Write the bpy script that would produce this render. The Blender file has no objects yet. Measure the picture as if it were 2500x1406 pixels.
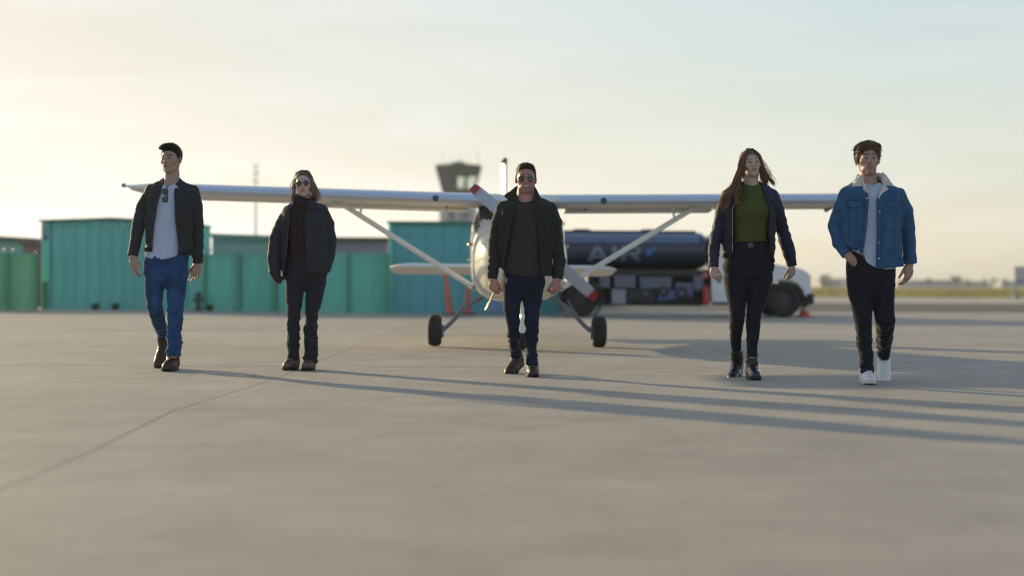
import bpy, bmesh, math, random
import numpy as np
from mathutils import Vector, Matrix
random.seed(7)
R = math.radians
SC = bpy.context.scene
COL = SC.collection

# ------------------------------------------------------------------ camera
CAM_H, FPX, PITCH, ROLL = 0.75, 3472.0, 11.0 / 3472.0, 0.004
cF = np.array([0, math.cos(PITCH), -math.sin(PITCH)])
cU0 = np.array([0, math.sin(PITCH), math.cos(PITCH)])
cX0 = np.array([1.0, 0, 0])
cU = cU0 * math.cos(ROLL) - cX0 * math.sin(ROLL)
cX = cX0 * math.cos(ROLL) + cU0 * math.sin(ROLL)
EYE = np.array([0, 0, CAM_H])
cam_d = bpy.data.cameras.new('camera')
cam = bpy.data.objects.new('camera', cam_d)
COL.objects.link(cam)
M = Matrix.Identity(4)
for i in range(3):
    M[i][0], M[i][1], M[i][2], M[i][3] = cX[i], cU[i], -cF[i], EYE[i]
cam.matrix_world = M
cam_d.sensor_width = 36.0
cam_d.lens = 50.0
cam_d.clip_end = 6000
cam_d.dof.use_dof = True
cam_d.dof.focus_distance = 11.5
cam_d.dof.aperture_fstop = 0.93
cam_d.dof.aperture_blades = 0
SC.camera = cam

def W(px, py, depth):
    """point of the place that the photograph shows at pixel (px, py), depth metres in front"""
    d = cF + cX * (px - 1250.0) / FPX - cU * (py - 703.0) / FPX
    return EYE + d * (depth / d[1])

def G(px, py):
    """the same on the ground"""
    d = cF + cX * (px - 1250.0) / FPX - cU * (py - 703.0) / FPX
    return EYE + d * (-CAM_H / d[2])

# ------------------------------------------------------------------ world, sun, exposure
SUN_EL, SUN_AZ = R(12.0), R(-45.0)          # azimuth from +Y towards +X
world = bpy.data.worlds.new('World')
SC.world = world
world.use_nodes = True
nt = world.node_tree
nt.nodes.clear()
def wn(t, **kw):
    n = nt.nodes.new(t)
    for k, v in kw.items():
        setattr(n, k, v)
    return n
w_out = wn('ShaderNodeOutputWorld')
w_bg = wn('ShaderNodeBackground')
w_bg.inputs['Strength'].default_value = 0.15
sky = wn('ShaderNodeTexSky', sky_type='NISHITA')
sky.sun_disc = False
sky.sun_elevation = SUN_EL
sky.sun_rotation = SUN_AZ
sky.air_density = 1.0
sky.dust_density = 1.6
sky.ozone_density = 1.5
w_tc = wn('ShaderNodeTexCoord')
w_map = wn('ShaderNodeMapping')
w_map.inputs['Scale'].default_value = (1.2, 1.2, 9.0)
w_map.inputs['Rotation'].default_value = (R(4), R(-9), 0)
w_n1 = wn('ShaderNodeTexNoise')
w_n1.inputs['Scale'].default_value = 2.3
w_n1.inputs['Detail'].default_value = 6
w_n1.inputs['Roughness'].default_value = 0.6
w_n1.inputs['Distortion'].default_value = 0.6
w_r1 = wn('ShaderNodeMapRange')
w_r1.inputs[1].default_value, w_r1.inputs[2].default_value = 0.40, 0.76
w_r1.inputs[3].default_value, w_r1.inputs[4].default_value = 0.0, 1.0
# thin bright haze and high cloud: the glow round the sun is spread out and levels off, wisps drift through it
L = nt.links.new
def wm(op, a, b):
    n = wn('ShaderNodeMath', operation=op)
    for i, x in enumerate((a, b)):
        if x is None: continue
        if isinstance(x, (int, float)): n.inputs[i].default_value = x
        else: L(x, n.inputs[i])
    return n.outputs[0]
L(w_tc.outputs['Generated'], w_map.inputs['Vector'])
L(w_map.outputs[0], w_n1.inputs['Vector'])
L(w_n1.outputs[0], w_r1.inputs[0])
w_bw = wn('ShaderNodeRGBToBW')
L(sky.outputs[0], w_bw.inputs[0])
HAZE_TOP = 2.85
w_lum = w_bw.outputs[0]
w_p = wm('POWER', wm('DIVIDE', w_lum, HAZE_TOP), 2.2)
w_k = wm('POWER', wm('ADD', w_p, 1.0), -1 / 2.2)
w_hz = wn('ShaderNodeMix', data_type='RGBA', blend_type='MULTIPLY')
w_hz.inputs[0].default_value = 1.0
L(sky.outputs[0], w_hz.inputs[6])
L(w_k, w_hz.inputs[7])
w_hsv = wn('ShaderNodeHueSaturation')
w_t = wm('DIVIDE', w_p, wm('ADD', w_p, 1.0))
w_sep = wn('ShaderNodeSeparateXYZ')
L(w_tc.outputs['Generated'], w_sep.inputs[0])
w_low = wm('POWER', 2.718, wm('MULTIPLY', wm('ABSOLUTE', w_sep.outputs[2], None), -9.0))
L(wm('MULTIPLY', wm('ADD', 1.24, wm('MULTIPLY', w_t, -0.80)), wm('ADD', 1.0, wm('MULTIPLY', w_low, -0.55))), w_hsv.inputs['Saturation'])
L(wm('ADD', 1.0, wm('MULTIPLY', w_low, 0.20)), w_hsv.inputs['Value'])
L(w_hz.outputs[2], w_hsv.inputs['Color'])
w_mul = wn('ShaderNodeMix', data_type='RGBA', blend_type='MULTIPLY')
w_mul.inputs[0].default_value = 1.0
w_mul.inputs[7].default_value = (1.01, 0.978, 0.918, 1)
L(w_hsv.outputs[0], w_mul.inputs[6])
w_mix = wn('ShaderNodeMix', data_type='RGBA')
w_cl = wn('ShaderNodeHueSaturation')
w_cl.inputs['Saturation'].default_value = 0.35
w_cl.inputs['Value'].default_value = 1.10
L(w_mul.outputs[2], w_cl.inputs['Color'])
L(w_cl.outputs[0], w_mix.inputs[7])
L(w_r1.outputs[0], w_mix.inputs[0])
L(w_mul.outputs[2], w_mix.inputs[6])
L(w_mix.outputs[2], w_bg.inputs['Color'])
L(w_bg.outputs[0], w_out.inputs['Surface'])

sun_d = bpy.data.lights.new('sun', 'SUN')
sun_d.energy = 2.8
sun_d.angle = R(0.6)
sun_d.color = (1.0, 0.81, 0.46)
sun = bpy.data.objects.new('sun', sun_d)
COL.objects.link(sun)
sdir = Vector((math.sin(SUN_AZ) * math.cos(SUN_EL), math.cos(SUN_AZ) * math.cos(SUN_EL), math.sin(SUN_EL)))
sun.rotation_euler = sdir.to_track_quat('Z', 'Y').to_euler()
sun.location = (-30, 30, 12)

SC.render.engine = 'CYCLES'
SC.view_settings.view_transform = 'Standard'
SC.view_settings.look = 'None'
SC.view_settings.gamma = 1.0
SC.view_settings.use_curve_mapping = False
SC.view_settings.exposure = 1.0
SC.cycles.filter_width = 1.2
SC.cycles.max_bounces = 6
SC.cycles.use_denoising = True

# ------------------------------------------------------------------ helpers: materials
MATS = {}
def mat(name, col, rough=0.6, var=0.0, vs=4.0, bump=0.0, bs=60.0, metal=0.0, spec=0.5, coat=0.0,
        sheen=0.0, trans=0.0, attr=None, rnd=0.0, vs3=None, emis=0.0, alpha=None, bdist=0.01):
    if name in MATS:
        return MATS[name]
    m = bpy.data.materials.new(name)
    m.use_nodes = True
    t = m.node_tree
    b = t.nodes['Principled BSDF']
    out = t.nodes['Material Output']
    b.inputs['Base Color'].default_value = (*col, 1)
    b.inputs['Roughness'].default_value = rough
    b.inputs['Metallic'].default_value = metal
    b.inputs['Specular IOR Level'].default_value = spec
    b.inputs['Coat Weight'].default_value = coat
    b.inputs['Coat Roughness'].default_value = 0.08
    b.inputs['Sheen Weight'].default_value = sheen
    b.inputs['Sheen Roughness'].default_value = 0.28
    lk = t.links.new
    tc = t.nodes.new('ShaderNodeTexCoord')
    src = None
    if attr:
        a = t.nodes.new('ShaderNodeAttribute')
        a.attribute_name = attr
        src = a.outputs['Color']
    if var or rnd:
        mp = t.nodes.new('ShaderNodeMapping')
        if vs3:
            mp.inputs['Scale'].default_value = vs3
        lk(tc.outputs['Object'], mp.inputs['Vector'])
        n = t.nodes.new('ShaderNodeTexNoise')
        n.inputs['Scale'].default_value = vs
        n.inputs['Detail'].default_value = 5
        n.inputs['Roughness'].default_value = 0.6
        lk(mp.outputs[0], n.inputs['Vector'])
        r = t.nodes.new('ShaderNodeMapRange')
        r.inputs[1].default_value, r.inputs[2].default_value = 0.25, 0.75
        r.inputs[3].default_value, r.inputs[4].default_value = 1 - var, 1 + var
        lk(n.outputs[0], r.inputs[0])
        fac = r.outputs[0]
        if rnd:
            oi = t.nodes.new('ShaderNodeObjectInfo')
            r2 = t.nodes.new('ShaderNodeMapRange')
            r2.inputs[3].default_value, r2.inputs[4].default_value = 1 - rnd, 1 + rnd
            lk(oi.outputs['Random'], r2.inputs[0])
            mm = t.nodes.new('ShaderNodeMath')
            mm.operation = 'MULTIPLY'
            lk(fac, mm.inputs[0]); lk(r2.outputs[0], mm.inputs[1])
            fac = mm.outputs[0]
        mx = t.nodes.new('ShaderNodeMix')
        mx.data_type = 'RGBA'
        mx.blend_type = 'MULTIPLY'
        mx.inputs[0].default_value = 1.0
        mx.inputs[6].default_value = (*col, 1)
        if src:
            lk(src, mx.inputs[6])
        lk(fac, mx.inputs[7])
        src = mx.outputs[2]
    if src:
        lk(src, b.inputs['Base Color'])
    if bump:
        n2 = t.nodes.new('ShaderNodeTexNoise')
        n2.inputs['Scale'].default_value = bs
        n2.inputs['Detail'].default_value = 3
        lk(tc.outputs['Object'], n2.inputs['Vector'])
        bp = t.nodes.new('ShaderNodeBump')
        bp.inputs['Strength'].default_value = bump
        bp.inputs['Distance'].default_value = bdist
        lk(n2.outputs[0], bp.inputs['Height'])
        lk(bp.outputs[0], b.inputs['Normal'])
    if trans:
        tr = t.nodes.new('ShaderNodeBsdfTranslucent')
        if src:
            lk(src, tr.inputs['Color'])
        else:
            tr.inputs['Color'].default_value = (*col, 1)
        ms = t.nodes.new('ShaderNodeMixShader')
        ms.inputs[0].default_value = trans
        lk(b.outputs[0], ms.inputs[1]); lk(tr.outputs[0], ms.inputs[2])
        lk(ms.outputs[0], out.inputs['Surface'])
    MATS[name] = m
    return m

def glass(name, tint, clear=0.8, rough=0.03):
    """a thin pane: mostly see-through, with the reflection of a glass face"""
    m = bpy.data.materials.new(name)
    m.use_nodes = True
    t = m.node_tree; t.nodes.remove(t.nodes['Principled BSDF'])
    out = t.nodes['Material Output']
    tr = t.nodes.new('ShaderNodeBsdfTransparent'); tr.inputs['Color'].default_value = (*tint, 1)
    gl = t.nodes.new('ShaderNodeBsdfGlossy'); gl.inputs['Roughness'].default_value = rough
    mx = t.nodes.new('ShaderNodeMixShader'); mx.inputs[0].default_value = 1 - clear
    t.links.new(tr.outputs[0], mx.inputs[1]); t.links.new(gl.outputs[0], mx.inputs[2]); t.links.new(mx.outputs[0], out.inputs['Surface'])
    return m

# ------------------------------------------------------------------ helpers: objects
def tag(o, label=None, cat=None, group=None, kind=None):
    if label: o['label'] = label
    if cat: o['category'] = cat
    if group: o['group'] = group
    if kind: o['kind'] = kind
    return o

def empty(name, loc=(0, 0, 0), rz=0.0, parent=None, rot=None):
    o = bpy.data.objects.new(name, None)
    COL.objects.link(o)
    o.location = loc
    o.rotation_euler = rot if rot else (0, 0, rz)
    o.empty_display_size = 0.1
    if parent: o.parent = parent
    return o

def dup(o, parent=None):
    c = o.copy()
    COL.objects.link(c)
    c.parent = parent
    for ch in [x for x in bpy.data.objects if x.parent == o]:
        dup(ch, c)
    return c

class MB:
    """collects shapes into one mesh"""
    def __init__(s):
        s.v, s.f, s.m = [], [], []
        s.mi = 0
    def add(s, vs, fs):
        o = len(s.v)
        s.v += [tuple(map(float, p)) for p in vs]
        for f in fs:
            s.f.append([i + o for i in f]); s.m.append(s.mi)
        return s
    def box(s, a, b):
        (x0, y0, z0), (x1, y1, z1) = a, b
        return s.add([(x0, y0, z0), (x1, y0, z0), (x1, y1, z0), (x0, y1, z0), (x0, y0, z1), (x1, y0, z1), (x1, y1, z1), (x0, y1, z1)],
                     [(0, 3, 2, 1), (4, 5, 6, 7), (0, 1, 5, 4), (1, 2, 6, 5), (2, 3, 7, 6), (3, 0, 4, 7)])
    def loft(s, rings, cap=True, closed=True):
        n = len(rings[0]); vs = [p for r in rings for p in r]; fs = []
        for k in range(len(rings) - 1):
            for i in range(n if closed else n - 1):
                j = (i + 1) % n
                fs.append((k * n + i, k * n + j, (k + 1) * n + j, (k + 1) * n + i))
        if cap:
            fs.append(tuple(range(n - 1, -1, -1)))
            fs.append(tuple((len(rings) - 1) * n + i for i in range(n)))
        return s.add(vs, fs)
    def tube(s, pts, rad, n=8, cap=True, flat=1.0):
        pts = [np.array(p, float) for p in pts]
        if not hasattr(rad, '__len__'): rad = [rad] * len(pts)
        rings = []; up = None
        for i, p in enumerate(pts):
            d = pts[min(i + 1, len(pts) - 1)] - pts[max(i - 1, 0)]
            d /= np.linalg.norm(d) + 1e-12
            if up is None:
                up = np.array([0, 0, 1.0]) if abs(d[2]) < 0.9 else np.array([0, 1.0, 0])
            a = np.cross(d, up); a /= np.linalg.norm(a) + 1e-12
            b = np.cross(a, d); up = b
            rings.append([p + rad[i] * (a * math.cos(2 * math.pi * k / n) + flat * b * math.sin(2 * math.pi * k / n)) for k in range(n)])
        return s.loft(rings, cap)
    def cyl(s, a, b, r, n=20, r2=None):
        return s.tube([a, b], [r, r if r2 is None else r2], n)
    def prism(s, poly, axis, a, b):
        """poly in the plane across axis (x: (y,z); y: (x,z); z: (x,y))"""
        def pt(u, v, w):
            return {'x': (w, u, v), 'y': (u, w, v), 'z': (u, v, w)}[axis]
        n = len(poly)
        vs = [pt(u, v, a) for u, v in poly] + [pt(u, v, b) for u, v in poly]
        fs = [tuple(range(n)), tuple(range(2 * n - 1, n - 1, -1))]
        fs += [(i, i + n, (i + 1) % n + n, (i + 1) % n) for i in range(n)]
        return s.add(vs, fs)
    def lathe(s, prof, axis='y', c=(0, 0, 0), n=28, cap=False):
        """prof: (radius, along)"""
        rings = []
        for r, h in prof:
            ring = []
            for k in range(n):
                a = 2 * math.pi * k / n
                u, w = r * math.cos(a), r * math.sin(a)
                p = {'x': (h, u, w), 'y': (u, h, w), 'z': (u, w, h)}[axis]
                ring.append((p[0] + c[0], p[1] + c[1], p[2] + c[2]))
            rings.append(ring)
        return s.loft(rings, cap)
    def mesh(s, name, mats, smooth=True, angle=40):
        me = bpy.data.meshes.new(name)
        me.from_pydata(s.v, [], s.f)
        for m in (mats if isinstance(mats, (list, tuple)) else [mats]):
            me.materials.append(m)
        me.polygons.foreach_set('material_index', s.m)
        bm = bmesh.new(); bm.from_mesh(me)
        bmesh.ops.recalc_face_normals(bm, faces=bm.faces)
        bm.to_mesh(me); bm.free()
        if smooth:
            me.shade_smooth()
            me.set_sharp_from_angle(angle=R(angle))
        return me
    def build(s, name, mats, parent=None, bevel=0.0, smooth=True, angle=40, seg=2):
        o = bpy.data.objects.new(name, s.mesh(name, mats, smooth, angle))
        COL.objects.link(o)
        if parent: o.parent = parent
        if bevel:
            md = o.modifiers.new('bevel', 'BEVEL')
            md.width = bevel; md.segments = seg; md.limit_method = 'ANGLE'; md.angle_limit = R(35)
        return o

def inst(name, me, parent=None, loc=(0, 0, 0), rz=0.0, scale=None):
    o = bpy.data.objects.new(name, me)
    COL.objects.link(o)
    o.location = loc; o.rotation_euler = (0, 0, rz)
    if scale: o.scale = scale
    if parent: o.parent = parent
    return o

# ================================================================== THE SETTING
m_conc = mat('concrete', (0.376, 0.322, 0.264), rough=0.75, var=0.10, vs=0.55, bump=0.25, bs=90, rnd=0.025, spec=0.4, bdist=0.004)
# more scales of wear in the concrete
def concrete_detail(m):
    t = m.node_tree; lk = t.links.new
    b = t.nodes['Principled BSDF']
    src = b.inputs['Base Color'].links[0].from_socket
    geo = t.nodes.new('ShaderNodeNewGeometry')
    def nz(scale, detail, sx=1, sy=1, lo=0.3, hi=0.7, a=0.9, c=1.1, dist=0.0):
        mp = t.nodes.new('ShaderNodeMapping'); mp.inputs['Scale'].default_value = (sx, sy, 1)
        lk(geo.outputs['Position'], mp.inputs['Vector'])
        n = t.nodes.new('ShaderNodeTexNoise'); n.inputs['Scale'].default_value = scale
        n.inputs['Detail'].default_value = detail; n.inputs['Distortion'].default_value = dist
        lk(mp.outputs[0], n.inputs['Vector'])
        r = t.nodes.new('ShaderNodeMapRange')
        r.inputs[1].default_value, r.inputs[2].default_value, r.inputs[3].default_value, r.inputs[4].default_value = lo, hi, a, c
        lk(n.outputs[0], r.inputs[0])
        return r.outputs[0]
    for o in (nz(2.2, 6, a=0.91, c=1.07, dist=0.8), nz(14, 4, a=0.95, c=1.05), nz(160, 2, a=0.90, c=1.10),
              nz(0.35, 4, sx=0.35, lo=0.35, hi=0.65, a=0.91, c=1.06), nz(0.9, 5, lo=0.62, hi=0.72, a=1.0, c=0.90, dist=1.0),
              nz(4.0, 3, sx=0.25, sy=1.6, a=0.955, c=1.045)):
        mx = t.nodes.new('ShaderNodeMix'); mx.data_type = 'RGBA'; mx.blend_type = 'MULTIPLY'; mx.inputs[0].default_value = 1
        lk(src, mx.inputs[6]); lk(o, mx.inputs[7]); src = mx.outputs[2]
    lk(src, b.inputs['Base Color'])
concrete_detail(m_conc)
m_seal = mat('joint_sealant', (0.17, 0.155, 0.14), rough=0.7)
m_grass = mat('grass_field', (0.30, 0.265, 0.125), rough=0.9, var=0.28, vs=0.08, vs3=(0.25, 1, 1), bump=0.6, bs=3)
m_asph = mat('asphalt', (0.105, 0.09, 0.075), rough=0.8, var=0.25, vs=0.4, vs3=(0.3, 1, 1), bump=0.3, bs=50)
m_path = mat('worn_concrete_strip', (0.43, 0.375, 0.305), rough=0.8, var=0.12, vs=0.3, vs3=(0.3, 1, 1))

def sheet(name, x0, y0, x1, y1, z, m, label=None):
    b = MB().add([(x0, y0, z), (x1, y0, z), (x1, y1, z), (x0, y1, z)], [(0, 1, 2, 3)])
    return tag(b.build(name, m, smooth=False), label, kind='structure')

sheet('grass', -3000, -60, 3000, 4000, -0.10, m_grass, 'dry yellow green grass field stretching to the horizon')
sheet('asphalt_road', -120, 39.4, 160, 62.5, -0.05, m_asph, 'dark asphalt lane beyond the concrete apron')
sheet('taxiway', -160, 63.0, 260, 92, -0.055, m_path, 'pale concrete taxiway strip before the grass')

# apron of cast slabs, sealed joints between
apron = tag(empty('apron'), 'sunlit beige concrete apron of large cast slabs', kind='structure')
bed = MB().add([(-62, -22, -0.03), (77, -22, -0.03), (77, 39.3, -0.03), (-62, 39.3, -0.03)], [(0, 1, 2, 3)])
bed.build('joint_sealant', m_seal, apron, smooth=False)
wob = [(-40, 0), (3.0, 0), (5.1, .02), (6.1, .025), (7.3, -.05), (8.37, -.108), (8.8, -.08), (10.0, -.02), (11.07, .02), (12.7, .03), (27, 0), (60, 0)]
def jx(k, y):
    x = -1.87 + 7.6 * k
    if k == 0:
        x += float(np.interp(y, [a for a, _ in wob], [b for _, b in wob]))
    return x
jy = [-20, -2.4, 12.75, 27.9, 39.3]
GAP = 0.0042
for k in range(-8, 10):
    for j in range(len(jy) - 1):
        y0, y1 = jy[j] + (.012 if j == 2 else GAP) * (j > 0), jy[j + 1] - (.012 if j == 1 else GAP) * (j < len(jy) - 2)
        n = 24 if k in (-1, 0) and j == 1 else (6 if k in (-1, 0) else 1)
        ys = [y0 + (y1 - y0) * i / n for i in range(n + 1)]
        xl = [jx(k, y) + GAP for y in ys]; xr = [jx(k + 1, y) - GAP for y in ys]
        b = MB()
        vs = [(x, y, 0) for x, y in zip(xl, ys)] + [(x, y, 0) for x, y in zip(xr, ys)]
        vs += [(x, y, -0.05) for x, y in zip(xl, ys)] + [(x, y, -0.05) for x, y in zip(xr, ys)]
        q = n + 1; fs = []
        for i in range(n):
            fs += [(i, q + i, q + i + 1, i + 1), (i, i + 1, 2 * q + i + 1, 2 * q + i), (q + i, 3 * q + i, 3 * q + i + 1, q + i + 1)]
        fs += [(0, 2 * q, 3 * q, q), (n, q + n, 3 * q + n, 2 * q + n)]
        b.add(vs, fs)
        b.build('slab', m_conc, apron, smooth=False)

# ------------------------------------------------------------------ green ribbed buildings
m_green = mat('mint_green_steel', (0.175, 0.54, 0.49), rough=0.55, var=0.10, vs=1.2, rnd=0.05, spec=0.4)
m_green2 = mat('teal_steel', (0.135, 0.45, 0.48), rough=0.55, var=0.10, vs=1.2, rnd=0.04, spec=0.4)
m_fgreen = mat('fence_green_steel', (0.145, 0.52, 0.42), rough=0.55, var=0.12, vs=1.0, rnd=0.08, spec=0.4)
m_gtrim = mat('green_trim', (0.16, 0.52, 0.46), rough=0.5, var=0.05)
m_gpost = mat('fence_post_green', (0.08, 0.32, 0.21), rough=0.6)
m_vent = mat('vent_grey', (0.33, 0.36, 0.42), rough=0.5)
m_ventd = mat('vent_dark', (0.03, 0.06, 0.06), rough=0.6)
m_dirt = mat('skirt_stain', (0.03, 0.06, 0.05), rough=0.9)

def ribbed_panel(name, w, h, ribs, depth=0.02, top=None):
    """one ribbed steel sheet standing in x-z, ribs towards -y; top: optional second height at the right edge"""
    p = w / ribs; pts = []
    for k in range(ribs):
        x = k * p
        pts += [(x, 0), (x + p * .55, 0), (x + p * .65, -depth), (x + p * .9, -depth)]
    pts.append((w, 0))
    b = MB()
    n = len(pts); h2 = h if top is None else top
    vs = [(x, y, 0) for x, y in pts] + [(x, y, h + (h2 - h) * x / w) for x, y in pts]
    b.add(vs, [(i, i + 1, n + i + 1, n + i) for i in range(n - 1)])
    return b.mesh(name, [m_green], smooth=False)

def run_panels(parent, p0, p1, h0, h1, n, m, ribs=4, name='cladding_panel'):
    """n ribbed sheets from p0 to p1 (x,y on the ground) with wall height h0..h1"""
    p0, p1 = np.array(p0, float), np.array(p1, float)
    d = p1 - p0; Ln = np.linalg.norm(d); rz = math.atan2(d[1], d[0]); w = Ln / n
    cache = {}
    for k in range(n):
        ha, hb = h0 + (h1 - h0) * k / n, h0 + (h1 - h0) * (k + 1) / n
        key = (round(ha, 3), round(hb, 3))
        if key not in cache:
            me = ribbed_panel(name, w - 0.012, ha, ribs, top=hb)
            me.materials[0] = m
            cache[key] = me
        q = p0 + d * k / n
        inst(name, cache[key], parent, (q[0], q[1], 0.0), rz)

def hgt(px, py, D):
    return float(W(px, py, D)[2])

# green hangar on the left
gl, gr_ = G(90, 756), G(466, 756)
yD = (gl[1] + gr_[1]) / 2
hg = tag(empty('hangar'), 'low mint green ribbed steel hangar behind the man in the white shirt', 'building')
xl, xr = gl[0], gr_[0]
xm = W(275, 600, yD)[0]
hl, hm, hr = hgt(90, 542, yD), hgt(275, 536, yD), hgt(466, 546, yD)
pil = W(124, 600, yD)[0]
run_panels(hg, (pil + .02, yD), (xm, yD), hl + (hm - hl) * .3, hm, 5, m_green)
run_panels(hg, (xm, yD), (xr, yD), hm, hr, 7, m_green)
MB().box((xl, yD - .10, 0), (pil, yD + .05, hl - .02)).build('corner_pillar', m_gtrim, hg, bevel=.01)
b = MB()
for k in range(5):
    z = hl - .09 - k * .062
    b.add([(xl + .06, yD - .115, z), (pil - .05, yD - .115, z), (pil - .05, yD - .155, z - .05), (xl + .06, yD - .155, z - .05)], [(0, 1, 2, 3)])
b.build('vent', m_vent, hg, smooth=False)
MB().box((xl + .07, yD - .135, hl - .47), (pil - .06, yD - .102, hl - .40)).build('lower_vent', m_ventd, hg)
MB().box((pil - .19, yD - .108, .0), (pil - .03, yD - .101, .75)).build('access_door', mat('door_teal', (.03, .15, .15), .5), hg)
roof = MB()
for (xa, xb, za, zb) in ((xl - .05, xm, hl, hm), (xm, xr + .05, hm, hr)):
    roof.add([(xa, yD - .16, za), (xb, yD - .16, zb), (xb, yD + 2.85, zb), (xa, yD + 2.85, za), (xa, yD - .16, za + .05), (xb, yD - .16, zb + .05), (xb, yD + 2.85, zb + .05), (xa, yD + 2.85, za + .05)],
             [(0, 1, 2, 3), (4, 5, 6, 7), (0, 1, 5, 4), (2, 3, 7, 6), (0, 3, 7, 4), (1, 2, 6, 5)])
MB().box((pil + .03, yD + .03, 0), (xr - .07, yD + .05, min(hl, hr) - .06)).build('inner_wall', m_green, hg)
roof.build('roof', mat('roof_edge_green', (.06, .24, .20), .6), hg, smooth=False)
MB().box((xl + .001, yD + .06, 0), (xl + .06, yD + 2.8, hl)).build('side_wall', m_green, hg)
run_panels(hg, (xr + .01, yD + .01), (xr + .01, yD + 2.8), hr, hr, 3, m_green)
MB().box((xl + .1, yD + 2.75, 0), (xr - .1, yD + 2.8, min(hl, hr))).build('rear_wall', m_green, hg)
# fence of green sheets
def fence(pA, pB, h, n, label, ribs=3, group=None, nposts=None, shade=None):
    f = tag(empty('sheet_fence'), label, 'fence')
    run_panels(f, pA, pB, h, h, n, shade or m_fgreen, ribs, 'fence_panel')
    pA, pB = np.array(pA, float), np.array(pB, float)
    np_ = nposts or 4
    for k in range(np_ + 1):
        q = pA + (pB - pA) * k / np_
        MB().box((q[0] - .05, q[1] - .11, 0), (q[0] + .05, q[1] - .04, h + .02)).build('post', m_gpost, f)
    d = (pB - pA); nrm = np.array([d[1], -d[0]]) / np.linalg.norm(d)
    rl = MB()
    a3 = [(*(pA + nrm * .045), h + .0), (*(pB + nrm * .045), h + .0), (*(pB - nrm * .03), h + .0), (*(pA - nrm * .03), h + .0)]
    rl.add(a3 + [(x, y, z + .035) for x, y, z in a3], [(0, 1, 2, 3), (4, 5, 6, 7), (0, 1, 5, 4), (1, 2, 6, 5), (2, 3, 7, 6), (3, 0, 4, 7)])
    rl.build('top_rail', m_gtrim, f, smooth=False)
    return f
m_wire = mat('galvanised_wire', (.42, .42, .40), .45, metal=.6)
def razor(f, pA, pB, z, rad=.075, pitch=.13):
    pA, pB = np.array(pA, float), np.array(pB, float)
    Ln = np.linalg.norm(pB - pA); u = (pB - pA) / Ln
    n = int(Ln / pitch * 12); pts = []
    for i in range(n):
        a = 2 * math.pi * i / 12; s = Ln * i / n
        q = pA + u * s
        pts.append((q[0] + math.cos(a * 1.0) * .02, q[1] + math.sin(a) * rad, z + rad + math.cos(a) * rad))
    o = MB().tube(pts, .009, 4).build('razor_wire', m_wire, f)
    return o
fA, fB = G(500, 758), G(944, 765)
fR = fence((fA[0], fA[1]), (fB[0], fB[1]), hgt(720, 622, (fA[1] + fB[1]) / 2), 13, 'long green sheet fence behind the woman in sunglasses', nposts=5)
fm = fA + (fB - fA) * .43
razor(fR, (fA[0], fA[1]), (fm[0], fm[1]), hgt(600, 620, fA[1]) + .03)
lA, lB = G(-260, 754), G(89, 756)
fL = fence((lA[0], lA[1]), (lB[0], lB[1]), hgt(40, 621, lB[1]), 9, 'green sheet fence with razor wire at the left edge', nposts=5, shade=mat('yellow_green_steel', (0.185, 0.50, 0.27), rough=.55, var=.12, vs=1.0, rnd=.10))
razor(fL, (lA[0], lA[1]), (lB[0], lB[1]), hgt(40, 619, lB[1]) + .03)

# teal hangar behind the aeroplane
tA, tB = G(949, 765), G(1376, 762)
tD = 35.3
th = tag(empty('hangar'), 'dark teal ribbed hangar directly behind the aeroplane', 'building')
tx0, tx1 = W(949, 700, tD)[0], W(1374, 700, tD)[0]
thh = hgt(1060, 546, tD)
run_panels(th, (tx0 + .10, tD), (tx1, tD), thh, thh, 10, m_green2)
MB().box((tx0 + .07, tD + .03, 0), (tx1 - .07, tD + .05, thh - .02)).build('inner_wall', m_green2, th)
MB().box((tx0, tD - .09, 0), (tx0 + .10, tD + .04, thh)).build('corner_trim', m_gtrim, th, bevel=.008)
MB().box((tx0 - .04, tD - .12, thh), (tx1 + .04, tD + 7, thh + .05)).build('roof', mat('roof_edge_teal', (.05, .20, .19), .6), th)
MB().box((tx0 + .002, tD + .045, 0), (tx0 + .06, tD + 6.9, thh)).build('side_wall', m_green2, th)
MB().box((tx1 - .06, tD + .045, 0), (tx1, tD + 6.9, thh)).build('side_wall', m_green2, th)
mdoor = MB().box((W(1195, 700, tD)[0], tD - .055, .02), (W(1240, 700, tD)[0], tD - .04, .34)).build('notice_board', mat('pale_blue_board', (.22, .34, .55), .5), th)

# roofs over the fence
def far_block(name, px0, px1, ptop0, ptop1, D, m, mroof, label, cat='building', depth=12, roofh=0.0):
    o = tag(empty(name), label, cat)
    x0, x1 = W(px0, 600, D)[0], W(px1, 600, D)[0]
    z0, z1 = hgt(px0, ptop0, D), hgt(px1, ptop1, D)
    zb = -0.1
    b = MB().add([(x0, D, zb), (x1, D, zb), (x1, D, z1), (x0, D, z0), (x0, D + depth, zb), (x1, D + depth, zb), (x1, D + depth, z1), (x0, D + depth, z0)],
                 [(0, 1, 2, 3), (4, 5, 6, 7), (0, 3, 7, 4), (1, 2, 6, 5)])
    b.build('wall', m, o, smooth=False)
    r = MB().add([(x0 - .1, D - .2, z0), (x1 + .1, D - .2, z1), (x1 + .1, D + depth + .2, z1), (x0 - .1, D + depth + .2, z0),
                  (x0 - .1, D - .2, z0 + .12), (x1 + .1, D - .2, z1 + .12), (x1 + .1, D + depth + .2, z1 + .12), (x0 - .1, D + depth + .2, z0 + .12)],
                 [(0, 1, 2, 3), (4, 5, 6, 7), (0, 1, 5, 4), (1, 2, 6, 5), (2, 3, 7, 6), (3, 0, 4, 7)])
    r.build('roof', mroof, o, smooth=False)
    return o, D
m_rgrey = mat('grey_green_roof', (.18, .34, .33), .7, var=.1)
m_mauve = mat('mauve_grey_wall', (.33, .29, .36), .7, var=.1)
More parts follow.
